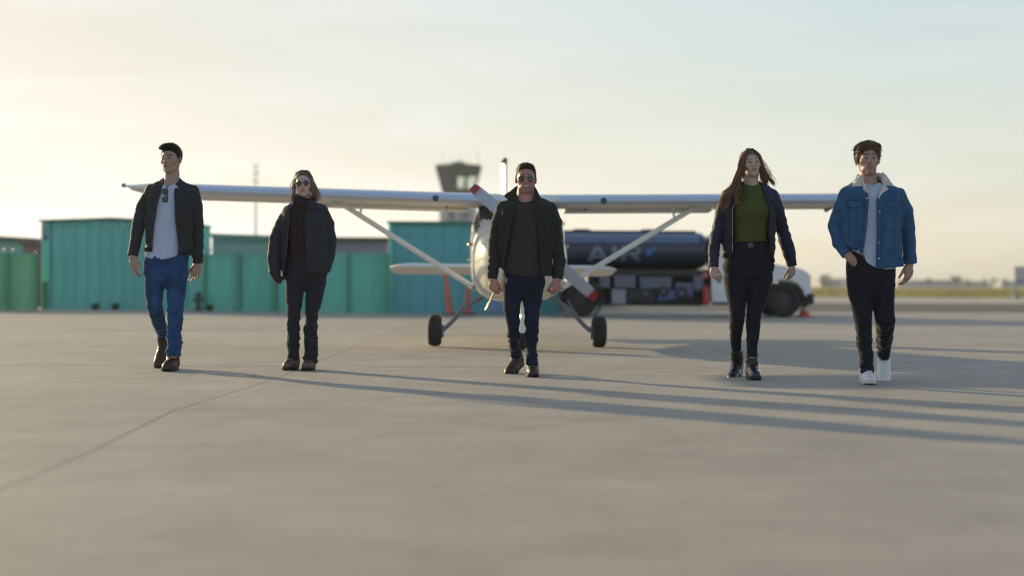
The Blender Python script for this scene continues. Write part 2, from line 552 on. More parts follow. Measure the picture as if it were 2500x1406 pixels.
far_block('workshop', 518, 652, 579, 584, 46, mat('grey_green_wall', (.18, .36, .36), .7, var=.1), m_rgrey, 'grey green workshop roof showing above the razor wire')
far_block('warehouse', 654, 942, 586, 588, 52, m_mauve, mat('warehouse_eave_green', (.10, .16, .08), .7), 'long mauve grey warehouse showing above the fence')
far_block('warehouse', -140, 86, 576, 590, 52, mat('pale_green_wall', (.20, .46, .38), .7, var=.1), mat('brown_roof', (.17, .15, .15), .7), 'brown roofed warehouse above the fence at the left edge')
ob, _ = far_block('storage_shed', 56, 85, 598, 599, 46, mat('rust_wall', (.22, .09, .06), .7), mat('rust_roof', (.2, .13, .12), .7), 'small rust red shed beside the brown roofed warehouse', depth=3)

# weeds and a hydrant at the foot of the walls
m_weed = mat('weed_leaf', (.035, .075, .03), .7, trans=.3)
def weed(px, py, h, label):
    g = G(px, py); b = MB(); rr = random.Random(px)
    for k in range(46):
        a = rr.uniform(0, 6.28); ln = h * rr.uniform(.5, 1.0); s = rr.uniform(.2, .9)
        base = np.array([rr.uniform(-.07, .07), rr.uniform(-.04, .04), 0])
        tip = base + np.array([math.cos(a) * s * ln * .8, math.sin(a) * s * ln * .5, ln])
        mid = (base + tip) / 2 + np.array([0, 0, ln * .18])
        w = np.array([-math.sin(a), math.cos(a), 0]) * .018
        b.add([base, mid - w, tip, mid + w], [(0, 1, 2, 3)])
    o = b.build('weed', m_weed, smooth=False)
    o.location = g
    return tag(o, label, 'weed', 'weeds at the foot of the green walls')
weed(233, 757, .22, 'green weed tuft at the foot of the hangar, left of two')
weed(281, 757, .24, 'green weed tuft against the hangar wall beside the jeans')
weed(512, 760, .20, 'low weed tuft at the left end of the long fence')
hy = tag(empty('standpipe', G(484, 759)), 'dark standpipe with valve in front of the green fence', 'standpipe')
m_dk = mat('dark_iron', (.035, .045, .045), .5)
MB().cyl((0, 0, 0), (0, 0, .42), .07, 14).build('pipe', m_dk, hy)
MB().lathe([(.0, .50), (.06, .48), (.10, .42), (.10, .38), (.0, .38)], 'z').build('cap', m_dk, hy)
MB().cyl((-.15, 0, .29), (.15, 0, .29), .045, 12).build('outlet', m_dk, hy)
MB().cyl((0, 0, 0), (0, 0, .04), .12, 14).build('base_flange', m_dk, hy)

# ------------------------------------------------------------------ control tower
TD = 215.0
m_tdark = mat('tower_dark_glass', (.026, .048, .090), .3, spec=.4)
m_tcol = mat('tower_concrete', (.42, .42, .43), .7, var=.08, vs=.3)
m_tclear = glass('tower_clear_glass', (.86, .93, .88), .85)
m_tframe = mat('tower_frame', (.022, .045, .060), .6)
tw = tag(empty('control_tower', (W(1119, 600, TD)[0], TD, -.1)), 'airport control tower with flared dark glass cab', 'control tower')
s_ = TD / FPX
def tz(py): return hgt(1119, py, TD) + .1
zr, zc, zb_ = tz(409), tz(468), tz(473)
def octo(r, z, rot=22.5): return [(r * math.cos(R(rot + 45 * k)), r * math.sin(R(rot + 45 * k)), z) for k in range(8)]
rt, rb = 58 * s_, 41 * s_
MB().loft([octo(30 * s_, 0), octo(30 * s_, tz(545)), octo(50 * s_ * .98, tz(541)), octo(50 * s_ * .98, tz(508)), octo(34 * s_, tz(505)), octo(34 * s_, tz(474))]).build('shaft', m_tcol, tw, smooth=False)
for k in range(8):
    a0, a1 = R(22.5 + 45 * k), R(67.5 + 45 * k)
    def q(r, a, z): return np.array([r * math.cos(a), r * math.sin(a), z])
    bl, br, tl, tr_ = q(rb, a0, zc), q(rb, a1, zc), q(rt, a0, zr), q(rt, a1, zr)
    # the cab is see-through where the far panes line up with the near ones: the two right-hand bays stay clear
    for j, (u0, u1) in enumerate(((0.02, .49), (.51, .98))):
        for (v0, v1) in ((.10, .66),):
            P = lambda u, v: (bl * (1 - u) + br * u) * (1 - v) + (tl * (1 - u) + tr_ * u) * v
            pane = MB().add([P(u0, v0), P(u1, v0), P(u1, v1), P(u0, v1)], [(0, 1, 2, 3)])
            clear = k in (6, 7, 0, 1) or (k == 5 and j == 1)
            pane.build('window_pane', m_tclear if clear else m_tdark, tw, smooth=False)
    fr = MB()
    fr.tube([bl, tl], .16, 5)
    for v0, v1 in ((0.0, .10), (.66, 1.0)):
        fr.add([bl * (1 - v0) + tl * v0, br * (1 - v0) + tr_ * v0, br * (1 - v1) + tr_ * v1, bl * (1 - v1) + tl * v1], [(0, 1, 2, 3)])
    fr.build('cab_frame', m_tframe, tw, smooth=False)
MB().loft([octo(rb * .98, tz(474)), octo(rb * 1.02, zc)]).build('cab_floor', m_tframe, tw, smooth=False)
MB().loft([octo(rt * 1.02, zr), octo(rt * 1.04, zr + .25), octo(rt * .5, zr + .3), octo(14 * s_, zr + .75), octo(7 * s_, zr + .9)]).build('roof', m_tframe, tw, smooth=False)
for dx, h in ((-38, 1.9), (-22, 1.2), (6, 1.6), (24, 1.2), (46, 2.2)):
    MB().cyl((dx * s_, 0, zr + .2), (dx * s_, 0, zr + .2 + h), .035, 6).build('antenna', m_tframe, tw)
for k, (px, w, c) in enumerate(((1095, 16, m_vent), (1128, 20, m_tframe))):
    x = (px - 1119) * s_
    MB().box((x, -50 * s_ - .1, tz(538)), (x + w * s_, -45 * s_, tz(516))).build('window', mat('tower_window_%d' % k, (.12, .14, .22), .3), tw)
# lattice mast behind the fence
MD = 70.0
ms = tag(empty('radio_mast', (W(624, 600, MD)[0], MD, -.1)), 'thin pale radio mast rising behind the fence', 'mast')
m_mast = mat('mast_paint', (.62, .58, .50), .6)
mh = hgt(624, 402, MD) + .1
MB().tube([(0, 0, 0), (0, 0, mh * .55), (0, 0, mh)], [.075, .06, .03], 8).build('pole', m_mast, ms)
for k, zz in enumerate((.985, .93, .87)):
    b = MB()
    b.tube([(-.16, 0, mh * zz), (.16, 0, mh * zz)], .022, 6)
    b.tube([(-.13, 0, mh * zz), (-.13, 0, mh * (zz + .03))], .02, 6)
    b.tube([(.13, 0, mh * zz), (.13, 0, mh * (zz + .03))], .02, 6)
    b.build('crossarm', m_mast, ms)

# ------------------------------------------------------------------ far side of the field, right
m_far = mat('far_hangar_grey', (.34, .34, .38), .7, var=.1, vs=.1)
m_far2 = mat('far_hangar_blue', (.30, .33, .38), .7, var=.1, vs=.1)
m_farroof = mat('far_roof', (.24, .25, .25), .6)
m_fdoor = mat('far_door', (.24, .25, .30), .6)
def far_hangar(px0, px1, top, D, m, label, bays=3):
    o, _ = far_block('far_hangar', px0, px1, top, top, D, m, m_farroof, label, depth=25)
    o['group'] = 'hangars across the airfield'
    x0, x1 = W(px0, 600, D)[0], W(px1, 600, D)[0]; zt = hgt(px0, top, D)
    w = (x1 - x0) / bays
    for k in range(bays):
        MB().box((x0 + w * (k + .12), D - .12, -.1), (x0 + w * (k + .88), D - .03, zt * .72)).build('door', m_fdoor, o)
    return o
far_hangar(2004, 2058, 681, 520, m_far, 'grey far hangar just right of the truck, beside a bush')
far_hangar(2060, 2092, 680, 560, m_far2, 'small blue grey far hangar left of the black trousers', 2)
far_hangar(2192, 2262, 684, 600, m_far, 'grey far hangar behind the denim jacket man\'s hand', 3)
far_hangar(2264, 2330, 684, 600, m_far2, 'blue grey far hangar with no tree before it', 3)
far_hangar(2332, 2440, 687, 640, m_far2, 'longest far hangar, across the field behind scattered trees', 5)
far_hangar(2446, 2620, 686, 620, m_far, 'far hangar behind the louvred board at the right edge', 5)

m_leaf = [mat('leaf_dark', (.075, .105, .065), .7, trans=.25), mat('leaf_mid', (.095, .130, .075), .7, trans=.25), mat('leaf_dry', (.15, .15, .085), .7, trans=.25)]
m_bark = mat('bark', (.08, .06, .045), .9)
def tree(px, pbase, ptop, wpx, D, label, seed, tall=True):
    rr = random.Random(seed)
    o = tag(empty('tree', (W(px, 600, D)[0], D, -.1)), label, 'tree', 'trees across the airfield')
    h = hgt(px, ptop, D) + .1; w = wpx * D / FPX * .5
    tr = MB(); tr.tube([(0, 0, 0), (.1, 0, h * .3), (.05, .1, h * .75)], [h * .045, h * .035, h * .012], 7)
    for k in range(5):
        a = rr.uniform(0, 6.28); z = h * rr.uniform(.25, .55)
        tr.tube([(.07, 0, z), (math.cos(a) * w * .35, math.sin(a) * w * .35, z + h * .12), (math.cos(a) * w * .7, math.sin(a) * w * .7, z + h * .2)], [h * .02, h * .014, h * .005], 5)
    tr.build('trunk', m_bark, o)
    cr = MB()
    cl = [(rr.uniform(-.75, .75) * w, rr.uniform(-.75, .75) * w, h * rr.uniform(.35 if tall else .15, .86), rr.uniform(.22, .5) * w) for _ in range(13)]
    for cx_, cy_, cz_, rad in cl:
        cr.mi = rr.choice([0, 0, 1, 1, 2])
        for k in range(70):
            v = np.array([rr.gauss(0, 1), rr.gauss(0, 1), rr.gauss(0, 1)]); v /= np.linalg.norm(v)
            p = np.array([cx_, cy_, cz_]) + v * rad * rr.uniform(.5, 1.1) * np.array([1, 1, .75])
            s = w * rr.uniform(.05, .11)
            t1 = np.cross(v, [rr.gauss(0, 1), rr.gauss(0, 1), rr.gauss(0, 1)]); t1 /= np.linalg.norm(t1) + 1e-9
            t2 = np.cross(v, t1)
            cr.add([p - t1 * s, p + t2 * s * .6, p + t1 * s, p - t2 * s * .6], [(0, 1, 2, 3)])
    cr.build('crown', m_leaf, o, smooth=False)
    return o
tree(2014, 696, 668, 34, 420, 'dark rounded tree just right of the truck bonnet', 1, False)
tree(2268, 694, 677, 20, 480, 'small dark tree right of the denim jacket man', 2)
tree(2332, 694, 671, 34, 480, 'widest dark bushy tree amid the far hangars', 3, False)
tree(2362, 694, 677, 20, 480, 'low bush touching the widest far tree', 4, False)
tree(2425, 694, 674, 20, 500, 'thin pale tree left of the louvred board', 5)
tree(2452, 694, 676, 16, 500, 'smallest tree, beside the louvred board', 6)
tree(2404, 694, 669, 9, 500, 'tall slim tree standing alone amid the far hangars', 7)
# patches of dry grass tufts on the field
tuft = MB(); rr = random.Random(3)
for k in range(3200):
    D = rr.uniform(94, 330); px = rr.uniform(1960, 2600)
    x = W(px, 700, D)[0]; h = rr.uniform(.06, .24); w = rr.uniform(.1, .5)
    tuft.mi = rr.choice([0, 0, 1, 2])
    tuft.add([(x - w, D, -.1), (x + w, D, -.1), (x + w * .4, D + .1, h - .1), (x - w * .5, D + .1, h * .8 - .1)], [(0, 1, 2, 3)])
tag(tuft.build('grass_tufts', [mat('tuft_dry', (.30, .26, .11), .9, trans=.55), mat('tuft_green', (.20, .21, .08), .9, trans=.55), mat('tuft_straw', (.36, .30, .15), .9, trans=.55)], smooth=False),
    'tufts of dry grass on the airfield', 'grass', kind='stuff')

# louvred board on posts at the right edge
BD = 88.0
bd = tag(empty('airfield_board', (W(2496, 715, BD)[0], BD, -.05)), 'blue grey louvred board on posts at the right edge', 'board')
m_bd = mat('board_blue_grey', (.13, .19, .27), .5, var=.1)
zt, zb = hgt(2490, 650, BD) + .05, hgt(2490, 693, BD) + .05
for k in range(6):
    z = zb + (zt - zb) * k / 6
    MB().box((-.46, -.05 + .0, z), (.75, .03, z + (zt - zb) / 6 * .82)).build('slat', m_bd, bd)
for x in (-.42, .70):
    MB().box((x - .04, .035, 0), (x + .04, .11, zt)).build('post', mat('board_post', (.10, .15, .20), .5), bd)
MB().box((-.55, -.15, 0), (-.2, .2, .16)).build('foot', m_bd, bd, bevel=.02)

# ================================================================== THE AEROPLANE
m_white = mat('aircraft_white', (.74, .73, .70), rough=.28, spec=.5, coat=.3, var=.04, vs=1.5)
m_cream = mat('aircraft_cowl', (.72, .70, .64), rough=.32, coat=.25, var=.05, vs=2)
m_under = mat('wing_fabric_white', (.68, .68, .66), rough=.5, var=.04, vs=1)
m_red = mat('signal_red', (.30, .018, .022), rough=.4)
m_black = mat('tyre_rubber', (.018, .018, .018), rough=.75, bump=.2, bs=60)
m_dark = mat('black_metal', (.02, .02, .022), rough=.5)
m_alu = mat('bare_aluminium', (.55, .55, .55), rough=.35, metal=1.0)
m_gear = mat('gear_grey_paint', (.17, .18, .23), rough=.45)
m_prop = mat('propeller_grey', (.40, .43, .50), rough=.4)
m_rim = mat('wheel_rim_white', (.55, .55, .55), rough=.4)
m_glassd = mat('cabin_glass', (.035, .045, .065), rough=.06, spec=.8)
m_green_tip = mat('nav_green', (.01, .12, .06), rough=.3)
m_navy = mat('rudder_green', (.015, .11, .065), rough=.4)

P0 = G(1262, 846.5)
PL = tag(empty('aeroplane', (P0[0], P0[1], 0), rz=R(2.4)), 'white high-wing light aeroplane with two-blade propeller parked nose on behind the middle man', 'aeroplane')
PL.rotation_euler = (0, R(0.45), R(2.4))

def sect(y, cx, z0, z1, hw, n=2.6, k=32, topn=None):
    cz, hh = (z0 + z1) / 2, (z1 - z0) / 2; out = []
    for i in range(k):
        a = 2 * math.pi * i / k + math.pi / k
        c, s = math.cos(a), math.sin(a)
        e = 2 / ((topn or n) if s > 0 else n)
        out.append((cx + hw * math.copysign(abs(c) ** e, c), y, cz + hh * math.copysign(abs(s) ** e, s)))
    return out
CB = [(-.27, .56, 1.44, .540), (-.10, .54, 1.55, .550), (.05, .53, 1.66, .556), (.2, .53, 1.735, .556), (.95, .53, 1.72, .55), (1.5, .55, 1.60, .50),
      (2.2, .60, 1.42, .36), (3.2, .70, 1.27, .23), (4.3, .80, 1.14, .12), (5.15, .88, 1.06, .05)]
MB().loft([sect(y, 0, z0, z1, hw, 3.4 if y < 1.2 else 2.6) for y, z0, z1, hw in CB]).build('fuselage', m_white, PL)
CW = [(-1.06, .86, 1.32, .26), (-1.04, .80, 1.36, .33), (-.96, .70, 1.42, .42), (-.75, .62, 1.45, .49), (-.5, .575, 1.45, .525), (-.275, .555, 1.445, .543)]
cowl = MB().loft([sect(y, 0.02, z0, z1, hw, 2.5) for y, z0, z1, hw in CW]).build('cowling', m_cream, PL)
for sx in (-1, 1):
    MB().loft([[(sx * .20 + .10 * math.cos(a) + .02, y, 1.15 + .075 * math.sin(a)) for a in np.linspace(0, 2 * math.pi, 20, endpoint=False)] for y in (-1.066, -1.00)]).build('air_inlet', m_dark, cowl)
    # panel edge along the cowl side
    MB().tube([(sx * (hw * .995) + .02, y, (z0 + z1) / 2 - .02) for y, z0, z1, hw in CW[2:]], .006, 5).build('cowl_seam', mat('panel_gap', (.2, .19, .17), .6), cowl)
MB().box((-.16, -.98, .58), (.20, -.62, .70)).build('lower_inlet', m_cream, cowl, bevel=.03)
MB().tube([(-.29, -.62, .66), (-.33, -.50, .55), (-.385, -.44, .44)], .012, 10).build('exhaust_pipe', m_alu, cowl)

def skin_patch(name, m, ya, yb, a0, a1, off=.006, ny=6, na=14, parent=PL, side=1):
    """a piece lying on the cabin skin between stations ya..yb and section angles a0..a1 (degrees, 90 = top)"""
    b = MB(); ys = np.linspace(ya, yb, ny + 1); vs = []
    st = [c[0] for c in CB]
    for y in ys:
        z0, z1, hw = (float(np.interp(y, st, [c[i] for c in CB])) for i in (1, 2, 3))
        for a in np.linspace(R(a0), R(a1), na + 1):
            c, s = math.cos(a), math.sin(a); e = 2 / 3.4
            vs.append((side * (hw + off) * math.copysign(abs(c) ** e, c), y, (z0 + z1) / 2 + ((z1 - z0) / 2 + off) * math.copysign(abs(s) ** e, s)))
    q = na + 1
    b.add(vs, [(i * q + j, i * q + j + 1, (i + 1) * q + j + 1, (i + 1) * q + j) for i in range(ny) for j in range(na)])
    return b.build(name, m, parent)
# windscreen: its own slanting sheet from cowl to wing
ws = MB(); vs = []
for (y, z, hw) in ((-.262, 1.452, .43), (-.12, 1.56, .455), (.04, 1.675, .47), (.16, 1.738, .475)):
    for t in np.linspace(-1, 1, 15):
        vs.append((t * hw, y + .10 * t * t - .02, z - .075 * abs(t) ** 3 + .012))
ws.add(vs, [(i * 15 + j, i * 15 + j + 1, (i + 1) * 15 + j + 1, (i + 1) * 15 + j) for i in range(3) for j in range(14)])
ws.build('windscreen', m_glassd, PL)
for side in (-1, 1):
    skin_patch('door_window', m_glassd, .16, .62, 12, 40, side=side)
    skin_patch('rear_window', m_glassd, .72, 1.25, 14, 42, side=side)
    skin_patch('quarter_window', m_glassd, -.16, .06, 8, 42, side=side)
    dr = skin_patch('door_panel', m_white, .12, .68, -38, 10, off=.008, side=side)
    MB().box((side * .555, .52, 1.02), (side * .592, .60, 1.045)).build('door_handle', m_alu, dr)

# wings
def foil(yle, z, chord, th, inc=2.0, f0=0.0, f1=1.0):
    xs = [f0 + (f1 - f0) * (1 - math.cos(math.pi * k / 9)) / 2 for k in range(10)]
    def t(x): return 5 * th * (.2969 * math.sqrt(x) - .126 * x - .3516 * x * x + .2843 * x ** 3 - .1036 * x ** 4)
    cam_ = lambda x: .03 * (1 - (2 * x - .9) ** 2) if x < .95 else 0
    up = [(x, cam_(x) + t(x)) for x in xs]; lo = [(x, cam_(x) - t(x) * .72) for x in xs]
    pts = up + lo[::-1][:-1] if f0 == 0 else up + lo[::-1]
    si, co = math.sin(R(inc)), math.cos(R(inc))
    return [(yle + chord * (x * co + y * si), z + chord * (y * co - x * si)) for x, y in pts]
DI = R(1.05)
for side in (-1, 1):
    wing = MB(); rings = []
    for s in (.0, 1.2, 2.2, 3.2, 4.2, 4.36, 4.50, 4.60, 4.66):
        t = max(0, (s - 4.2) / .46)
        ch = 1.24 * (1 - .55 * t ** 1.8); th = .135 * (1 - .80 * t ** 1.3)
        z = 1.70 + math.tan(DI) * s + .055 * t ** 1.4
        full = s > 4.15
        f1 = .74
        r = foil(-.30 + .33 * t ** 1.8, z, ch, th, f1=f1 if not full else min(1.0, f1 + .26 * max(0, min(1, (s - 4.2) / .05))))
        rings.append([(side * s, y, zz) for y, zz in r])
    wing.loft(rings)
    wo = wing.build('wing', m_under, PL, angle=50)
    le = MB()
    le.loft([[(side * s, y - .004, zz) for y, zz in foil(-.30, 1.70 + math.tan(DI) * s, 1.24, .140, f1=.085)] for s in (.46, 1.5, 2.6, 3.6, 4.19)])
    le.build('leading_edge', mat('leading_edge_sky_tint', (.47, .55, .70), rough=.35, coat=.2), wo, angle=60)  # front shell coloured blue-grey, painting in the cool sky light it faces
    for nm, s0, s1, df in (('flap', .60, 2.42, 1.6), ('aileron', 2.45, 4.19, -0.4)):
        fl = MB()
        fl.loft([[(side * s, y, zz - .004) for y, zz in foil(-.30, 1.70 + math.tan(DI) * s, 1.24, .135, inc=2 + df, f0=.745)] for s in (s0, (s0 + s1) / 2, s1)])
        fo = fl.build(nm, m_under, wo, angle=50)
        for s in (s0 + .25, s1 - .3):
            z = 1.70 + math.tan(DI) * s
            MB().prism([(.30, z - .02), (.80, z - .085), (.86, z - .05), (.62, z - .005)], 'x', side * s - .012, side * s + .012).build('hinge_bracket', mat('bracket_dark', (.10, .10, .09), .5), wo)
    MB().lathe([(0, -.10), (.018, -.07), (.026, -.02), (.026, .03), (0, .05)], 'y', (side * 4.655, .10, 1.70 + math.tan(DI) * 4.62 + .065), 12).build('tip_light', m_green_tip, wo)
    # landing light and vent dots on the leading edge
    MB().lathe([(0, -.012), (.035, -.008), (.04, .02), (0, .03)], 'y', (side * .98, -.30, 1.70 + math.tan(DI) * .98 + .01), 14).build('leading_edge_vent', mat('vent_teal', (.02, .07, .08), .4), wo)
    MB().tube([(side * 2.6, -.28, 1.72), (side * 2.6, -.36, 1.66), (side * 2.6, -.50, 1.655)], .009, 6).build('pitot_tube', m_alu, wo)
    # struts
    up, lo = np.array([side * 2.14, .12, 1.665 + .03]), np.array([side * .50, .02, .685])
    MB().tube([lo, lo + (up - lo) * .5, up], [.021, .021, .020], 10, flat=1.6).build('wing_strut', m_white, PL)
    MB().lathe([(0, -.05), (.03, -.03), (.036, .02), (0, .05)], 'y', (side * .53, -.03, .70), 12).build('strut_fitting', m_alu, PL)
    j = lo + (up - lo) * .84
    MB().tube([j, (j[0] - side * .03, .14, 1.73)], [.014, .014], 8).build('jury_strut', m_white, PL)
    MB().prism([(side * 2.02, 1.73), (side * 2.22, 1.73), (side * 2.20, 1.655), (side * 2.10, 1.64)], 'y', .08, .22).build('strut_fairing', m_under, PL, bevel=.006)
    MB().lathe([(0, -.04), (.022, -.02), (.028, .02), (0, .04)], 'y', (side * .575, -.05, 1.20), 12).build('side_light', m_alu, PL)
    # main gear: leg, brace, wheel
    MB().tube([(side * .40, .06, .60), (side * .60, .05, .47), (side * .80, .02, .26), (side * .875, .0, .19)], [.017, .016, .016, .015], 8, flat=1.6).build('gear_leg', m_gear, PL)
    MB().tube([(side * .60, .05, .56), (side * .70, .02, .40), (side * .83, .0, .23)], [.010, .010, .010], 8).build('gear_brace', m_gear, PL)
    wh = empty('main_wheel', (side * .973, 0, .187), parent=PL)
    MB().lathe([(.10, -.075), (.150, -.080), (.176, -.060), (.187, -.030), (.187, .030), (.176, .060), (.150, .080), (.10, .075)], 'x', n=36).build('tyre', m_black, wh)
    MB().lathe([(0, -.05), (.05, -.055), (.10, -.06), (.104, 0), (.10, .06), (.05, .055), (0, .05)], 'x', n=28).build('rim', m_rim, wh)
    MB().prism([(-.05, .06), (.04, .07), (.06, -.02), (.03, -.09), (-.04, -.07)], 'x', -side * .085 - .02, -side * .085 + .02).build('brake_caliper', mat('brake_blue', (.10, .17, .27), .4), wh, bevel=.006)
# cabin roof light and antenna
MB().lathe([(0, .07), (.025, .06), (.035, .02), (.035, 0), (0, 0)], 'z', (-.02, .55, 1.73), 14).build('beacon', m_alu, PL)
MB().tube([(.12, 1.2, 1.66), (.14, 1.3, 1.95)], [.008, .004], 6).build('whip_antenna', m_dark, PL)
# nose gear
MB().tube([(.02, -.70, .62), (.02, -.80, .40), (.02, -.84, .33)], [.036, .036, .036], 10).build('nose_leg', m_white, PL)
MB().loft([[(.02 + hw * math.cos(a), -.84 + .16 * math.sin(a) - .02, z) for a in np.linspace(0, 2 * math.pi, 18, endpoint=False)] for hw, z in ((.04, .40), (.065, .345), (.075, .26), (.072, .20))]).build('nose_fairing', m_white, PL)
nw = empty('nose_wheel', (.02, -.84, .165), parent=PL)
MB().lathe([(.08, -.045), (.135, -.05), (.158, -.03), (.165, 0), (.158, .03), (.135, .05), (.08, .045)], 'x', n=32).build('tyre', m_black, nw)
MB().lathe([(0, -.035), (.08, -.04), (.084, 0), (.08, .04), (0, .035)], 'x', n=24).build('rim', m_rim, nw)
# tail
for side in (-1, 1):
    rings = []
    for s, t in ((.05, 0), (.8, 0), (1.45, 0), (1.60, .35), (1.68, .7), (1.715, 1.0)):
        ch = .95 * (1 - .45 * t ** 2)
        rings.append([(side * s, y, z) for y, z in foil(4.42 + .25 * t ** 2, .985 - .012 * t, ch, .115 * (1 - .6 * t), inc=6.5)])
    MB().loft(rings).build('tailplane', m_under, PL, angle=50)
MB().loft([[(x, y, z) for x, y in ((0, ya), (.045, ya + .12), (.05, ya + .35), (.022, yb), (-.022, yb), (-.05, ya + .35), (-.045, ya + .12))]
           for z, ya, yb in ((.98, 4.05, 4.95), (1.3, 4.35, 4.97), (2.2, 4.72, 5.0), (2.52, 4.86, 5.0), (2.60, 4.93, 5.0))]).build('fin', m_white, PL, angle=60)
MB().loft([[(x, y, z) for x, y in ((.02, ya), (.012, yb), (-.012, yb), (-.02, ya))] for z, ya, yb in ((.95, 4.99, 5.32), (2.2, 5.02, 5.36), (2.62, 5.02, 5.30))]).build('rudder', m_navy, PL)
MB().tube([(.0, 4.95, 2.60), (.02, 4.99, 2.66)], [.05, .03], 8).build('fin_cap', m_navy, PL)
# propeller and spinner
hub = Vector((.125, -1.16, 1.205))
MB().lathe([(0, -.26), (.05, -.24), (.09, -.17), (.12, -.06), (.125, .10), (0, .10)], 'y', (hub.x, hub.y + .0, hub.z), 28).build('spinner', m_white, PL)
ang = math.atan2(127, -145)
for k in range(2):
    a = ang + math.pi * k
    d = np.array([math.cos(a), 0, math.sin(a)]); n_ = np.array([-math.sin(a), 0, math.cos(a)])
    def blade_rings(ss):
        out = []
        for s in ss:
            w = float(np.interp(s, [.08, .16, .35, .6, .85, .94, .97], [.035, .05, .078, .080, .068, .058, .046]))
            th = float(np.interp(s, [.08, .3, .97], [.028, .016, .005]))
            tw = R(float(np.interp(s, [.08, .97], [50, 16])))
            c_, s_2 = math.cos(tw), math.sin(tw)
            ring = []
            for q in range(12):
                u, v = math.cos(2 * math.pi * q / 12) * w, math.sin(2 * math.pi * q / 12) * th
                ring.append(np.array(hub) + d * s * .935 + n_ * (u * c_ - v * s_2) + np.array([0, -1, 0]) * (u * s_2 + v * c_))
            out.append(ring)
        return out
    bl = MB().loft(blade_rings([.09, .16, .25, .35, .5, .65, .80, .865])).build('propeller_blade', m_prop, PL)
    MB().loft(blade_rings([.8655, .90])).build('tip_band', mat('tip_band_mauve', (.42, .33, .42), .4), bl)
    MB().loft(blade_rings([.9005, .94, .965, .985])).build('blade_tip', m_red, bl)

# ------------------------------------------------------------------ delineators, cones
m_orange = mat('safety_orange', (.60, .12, .065), rough=.5)
m_cband = mat('reflective_band', (.75, .6, .5), rough=.4)
def post_(px0, py0, h, label, lean):
    g = G(px0, py0)
    o = tag(empty('delineator_post', g), label, 'traffic post')
    MB().loft([[(r * math.cos(a) + lean * z, r * math.sin(a), z) for a in np.linspace(0, 6.283, 16, endpoint=False)] for r, z in ((.085, .03), (.075, h * .25), (.06, h * .6), (.05, h * .96), (.035, h))]).build('tube', m_orange, o)
    for z in (.62, .78):
        r = .063 - .02 * (z - .6)
        MB().loft([[(r * math.cos(a) + lean * zz, r * math.sin(a), zz) for a in np.linspace(0, 6.283, 16, endpoint=False)] for zz in (h * z, h * z + .05)], cap=False).build('band', mat('faded_band', (.62, .22, .17), .5), o)
    MB().box((-.17, -.15, 0), (.19, .15, .035)).build('base', m_dark, o, bevel=.01)
post_(1098, 769, .98, 'orange traffic post left of the aeroplane body, the leftmost one', -.10)
post_(1142, 768, .80, 'orange traffic post just beside the aeroplane body, shorter in view', .02)
def cone(px, py, h, label):
    g = G(px, py)
    o = tag(empty('traffic_cone', g), label, 'traffic cone')
    MB().lathe([(.155, .025), (.11, h * .3), (.06, h * .75), (.035, h), (.0, h)], 'z').build('cone_body', m_orange, o)
    MB().lathe([(.092, h * .46), (.064, h * .72)], 'z').build('band', m_cband, o)
    MB().box((-.18, -.18, 0), (.18, .18, .025)).build('base', m_orange, o, bevel=.008)
cone(1964, 774, .31, 'small orange traffic cone by the truck front wheel')

# ================================================================== THE FUEL TRUCK (faces right)
m_tank = mat('tank_navy', (.012, .022, .052), rough=.34, spec=.5, coat=.15, var=.05)
m_cab = mat('truck_white', (.70, .71, .72), rough=.28, coat=.4, var=.03)
m_lgrey = mat('cabinet_grey', (.115, .125, .17), rough=.45, var=.08)
m_lett = mat('letter_grey', (.15, .17, .25), rough=.4)
m_blue = mat('letter_blue', (.02, .12, .34), rough=.4)
m_hose = mat('hose_black', (.02, .022, .03), rough=.6)
m_pblue = mat('pump_blue', (.06, .09, .25), rough=.45)
m_tglass = mat('truck_glass', (.03, .04, .05), rough=.06, spec=.8)
YN = 32.5                                       # near flank of the truck
TX = W(1385, 700, YN)[0]
TK = tag(empty('fuel_truck', (3.9, 33.55, 0)), 'aviation fuel truck with dark navy tank and white cab parked behind the aeroplane wing', 'truck')
def tl(px, D=YN): return float(W(px, 660, D)[0]) - 3.9
def tzz(py, px=1700, D=YN): return float(W(px, py, D)[2])
zt, zb = tzz(563, 1500), tzz(657, 1500)
cz, hz, hy_ = (zt + zb) / 2, (zt - zb) / 2, 1.02
xa, xb = tl(1318), tl(1737)
def ell(x, k=1.0, n=40, e=2.6):
    out = []
    for i in range(n):
        a = 2 * math.pi * i / n; c, s = math.cos(a), math.sin(a)
        out.append((x, hy_ * k * math.copysign(abs(c) ** (2 / e), c), cz + hz * k * math.copysign(abs(s) ** (2 / e), s)))
    return out
def on_tank(x, z, off=.006):
    s = max(-1, min(1, (z - cz) / (hz + off))); e = 2.6
    y = -hy_ * (1 - abs(s) ** e) ** (1 / e)
    return (x, y - off, z)
tank = MB().loft([ell(xa, .55), ell(xa + .05, .80), ell(xa + .14, .95), ell(xa + .24), ell(xb - .24), ell(xb - .14, .95), ell(xb - .05, .80), ell(xb, .55)]).build('tank', m_tank, TK)
m_ttop = mat('tank_sky_sheen', (.105, .145, .235), rough=.45, spec=.4, coat=.1, var=.06)  # lighter blue-grey: the sky's reflection painted along the tank's upper flank
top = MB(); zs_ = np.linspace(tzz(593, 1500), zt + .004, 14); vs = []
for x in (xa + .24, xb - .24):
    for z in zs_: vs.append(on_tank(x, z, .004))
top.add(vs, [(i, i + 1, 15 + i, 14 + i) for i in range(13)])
top.build('sky_sheen_band', m_ttop, tank)
for x in (xa + .26, xa + 1.45, xa + 2.65, xb - .26):
    MB().loft([ell(x - .02, 1.006), ell(x + .02, 1.006)], cap=False).build('tank_band', m_tank, tank)
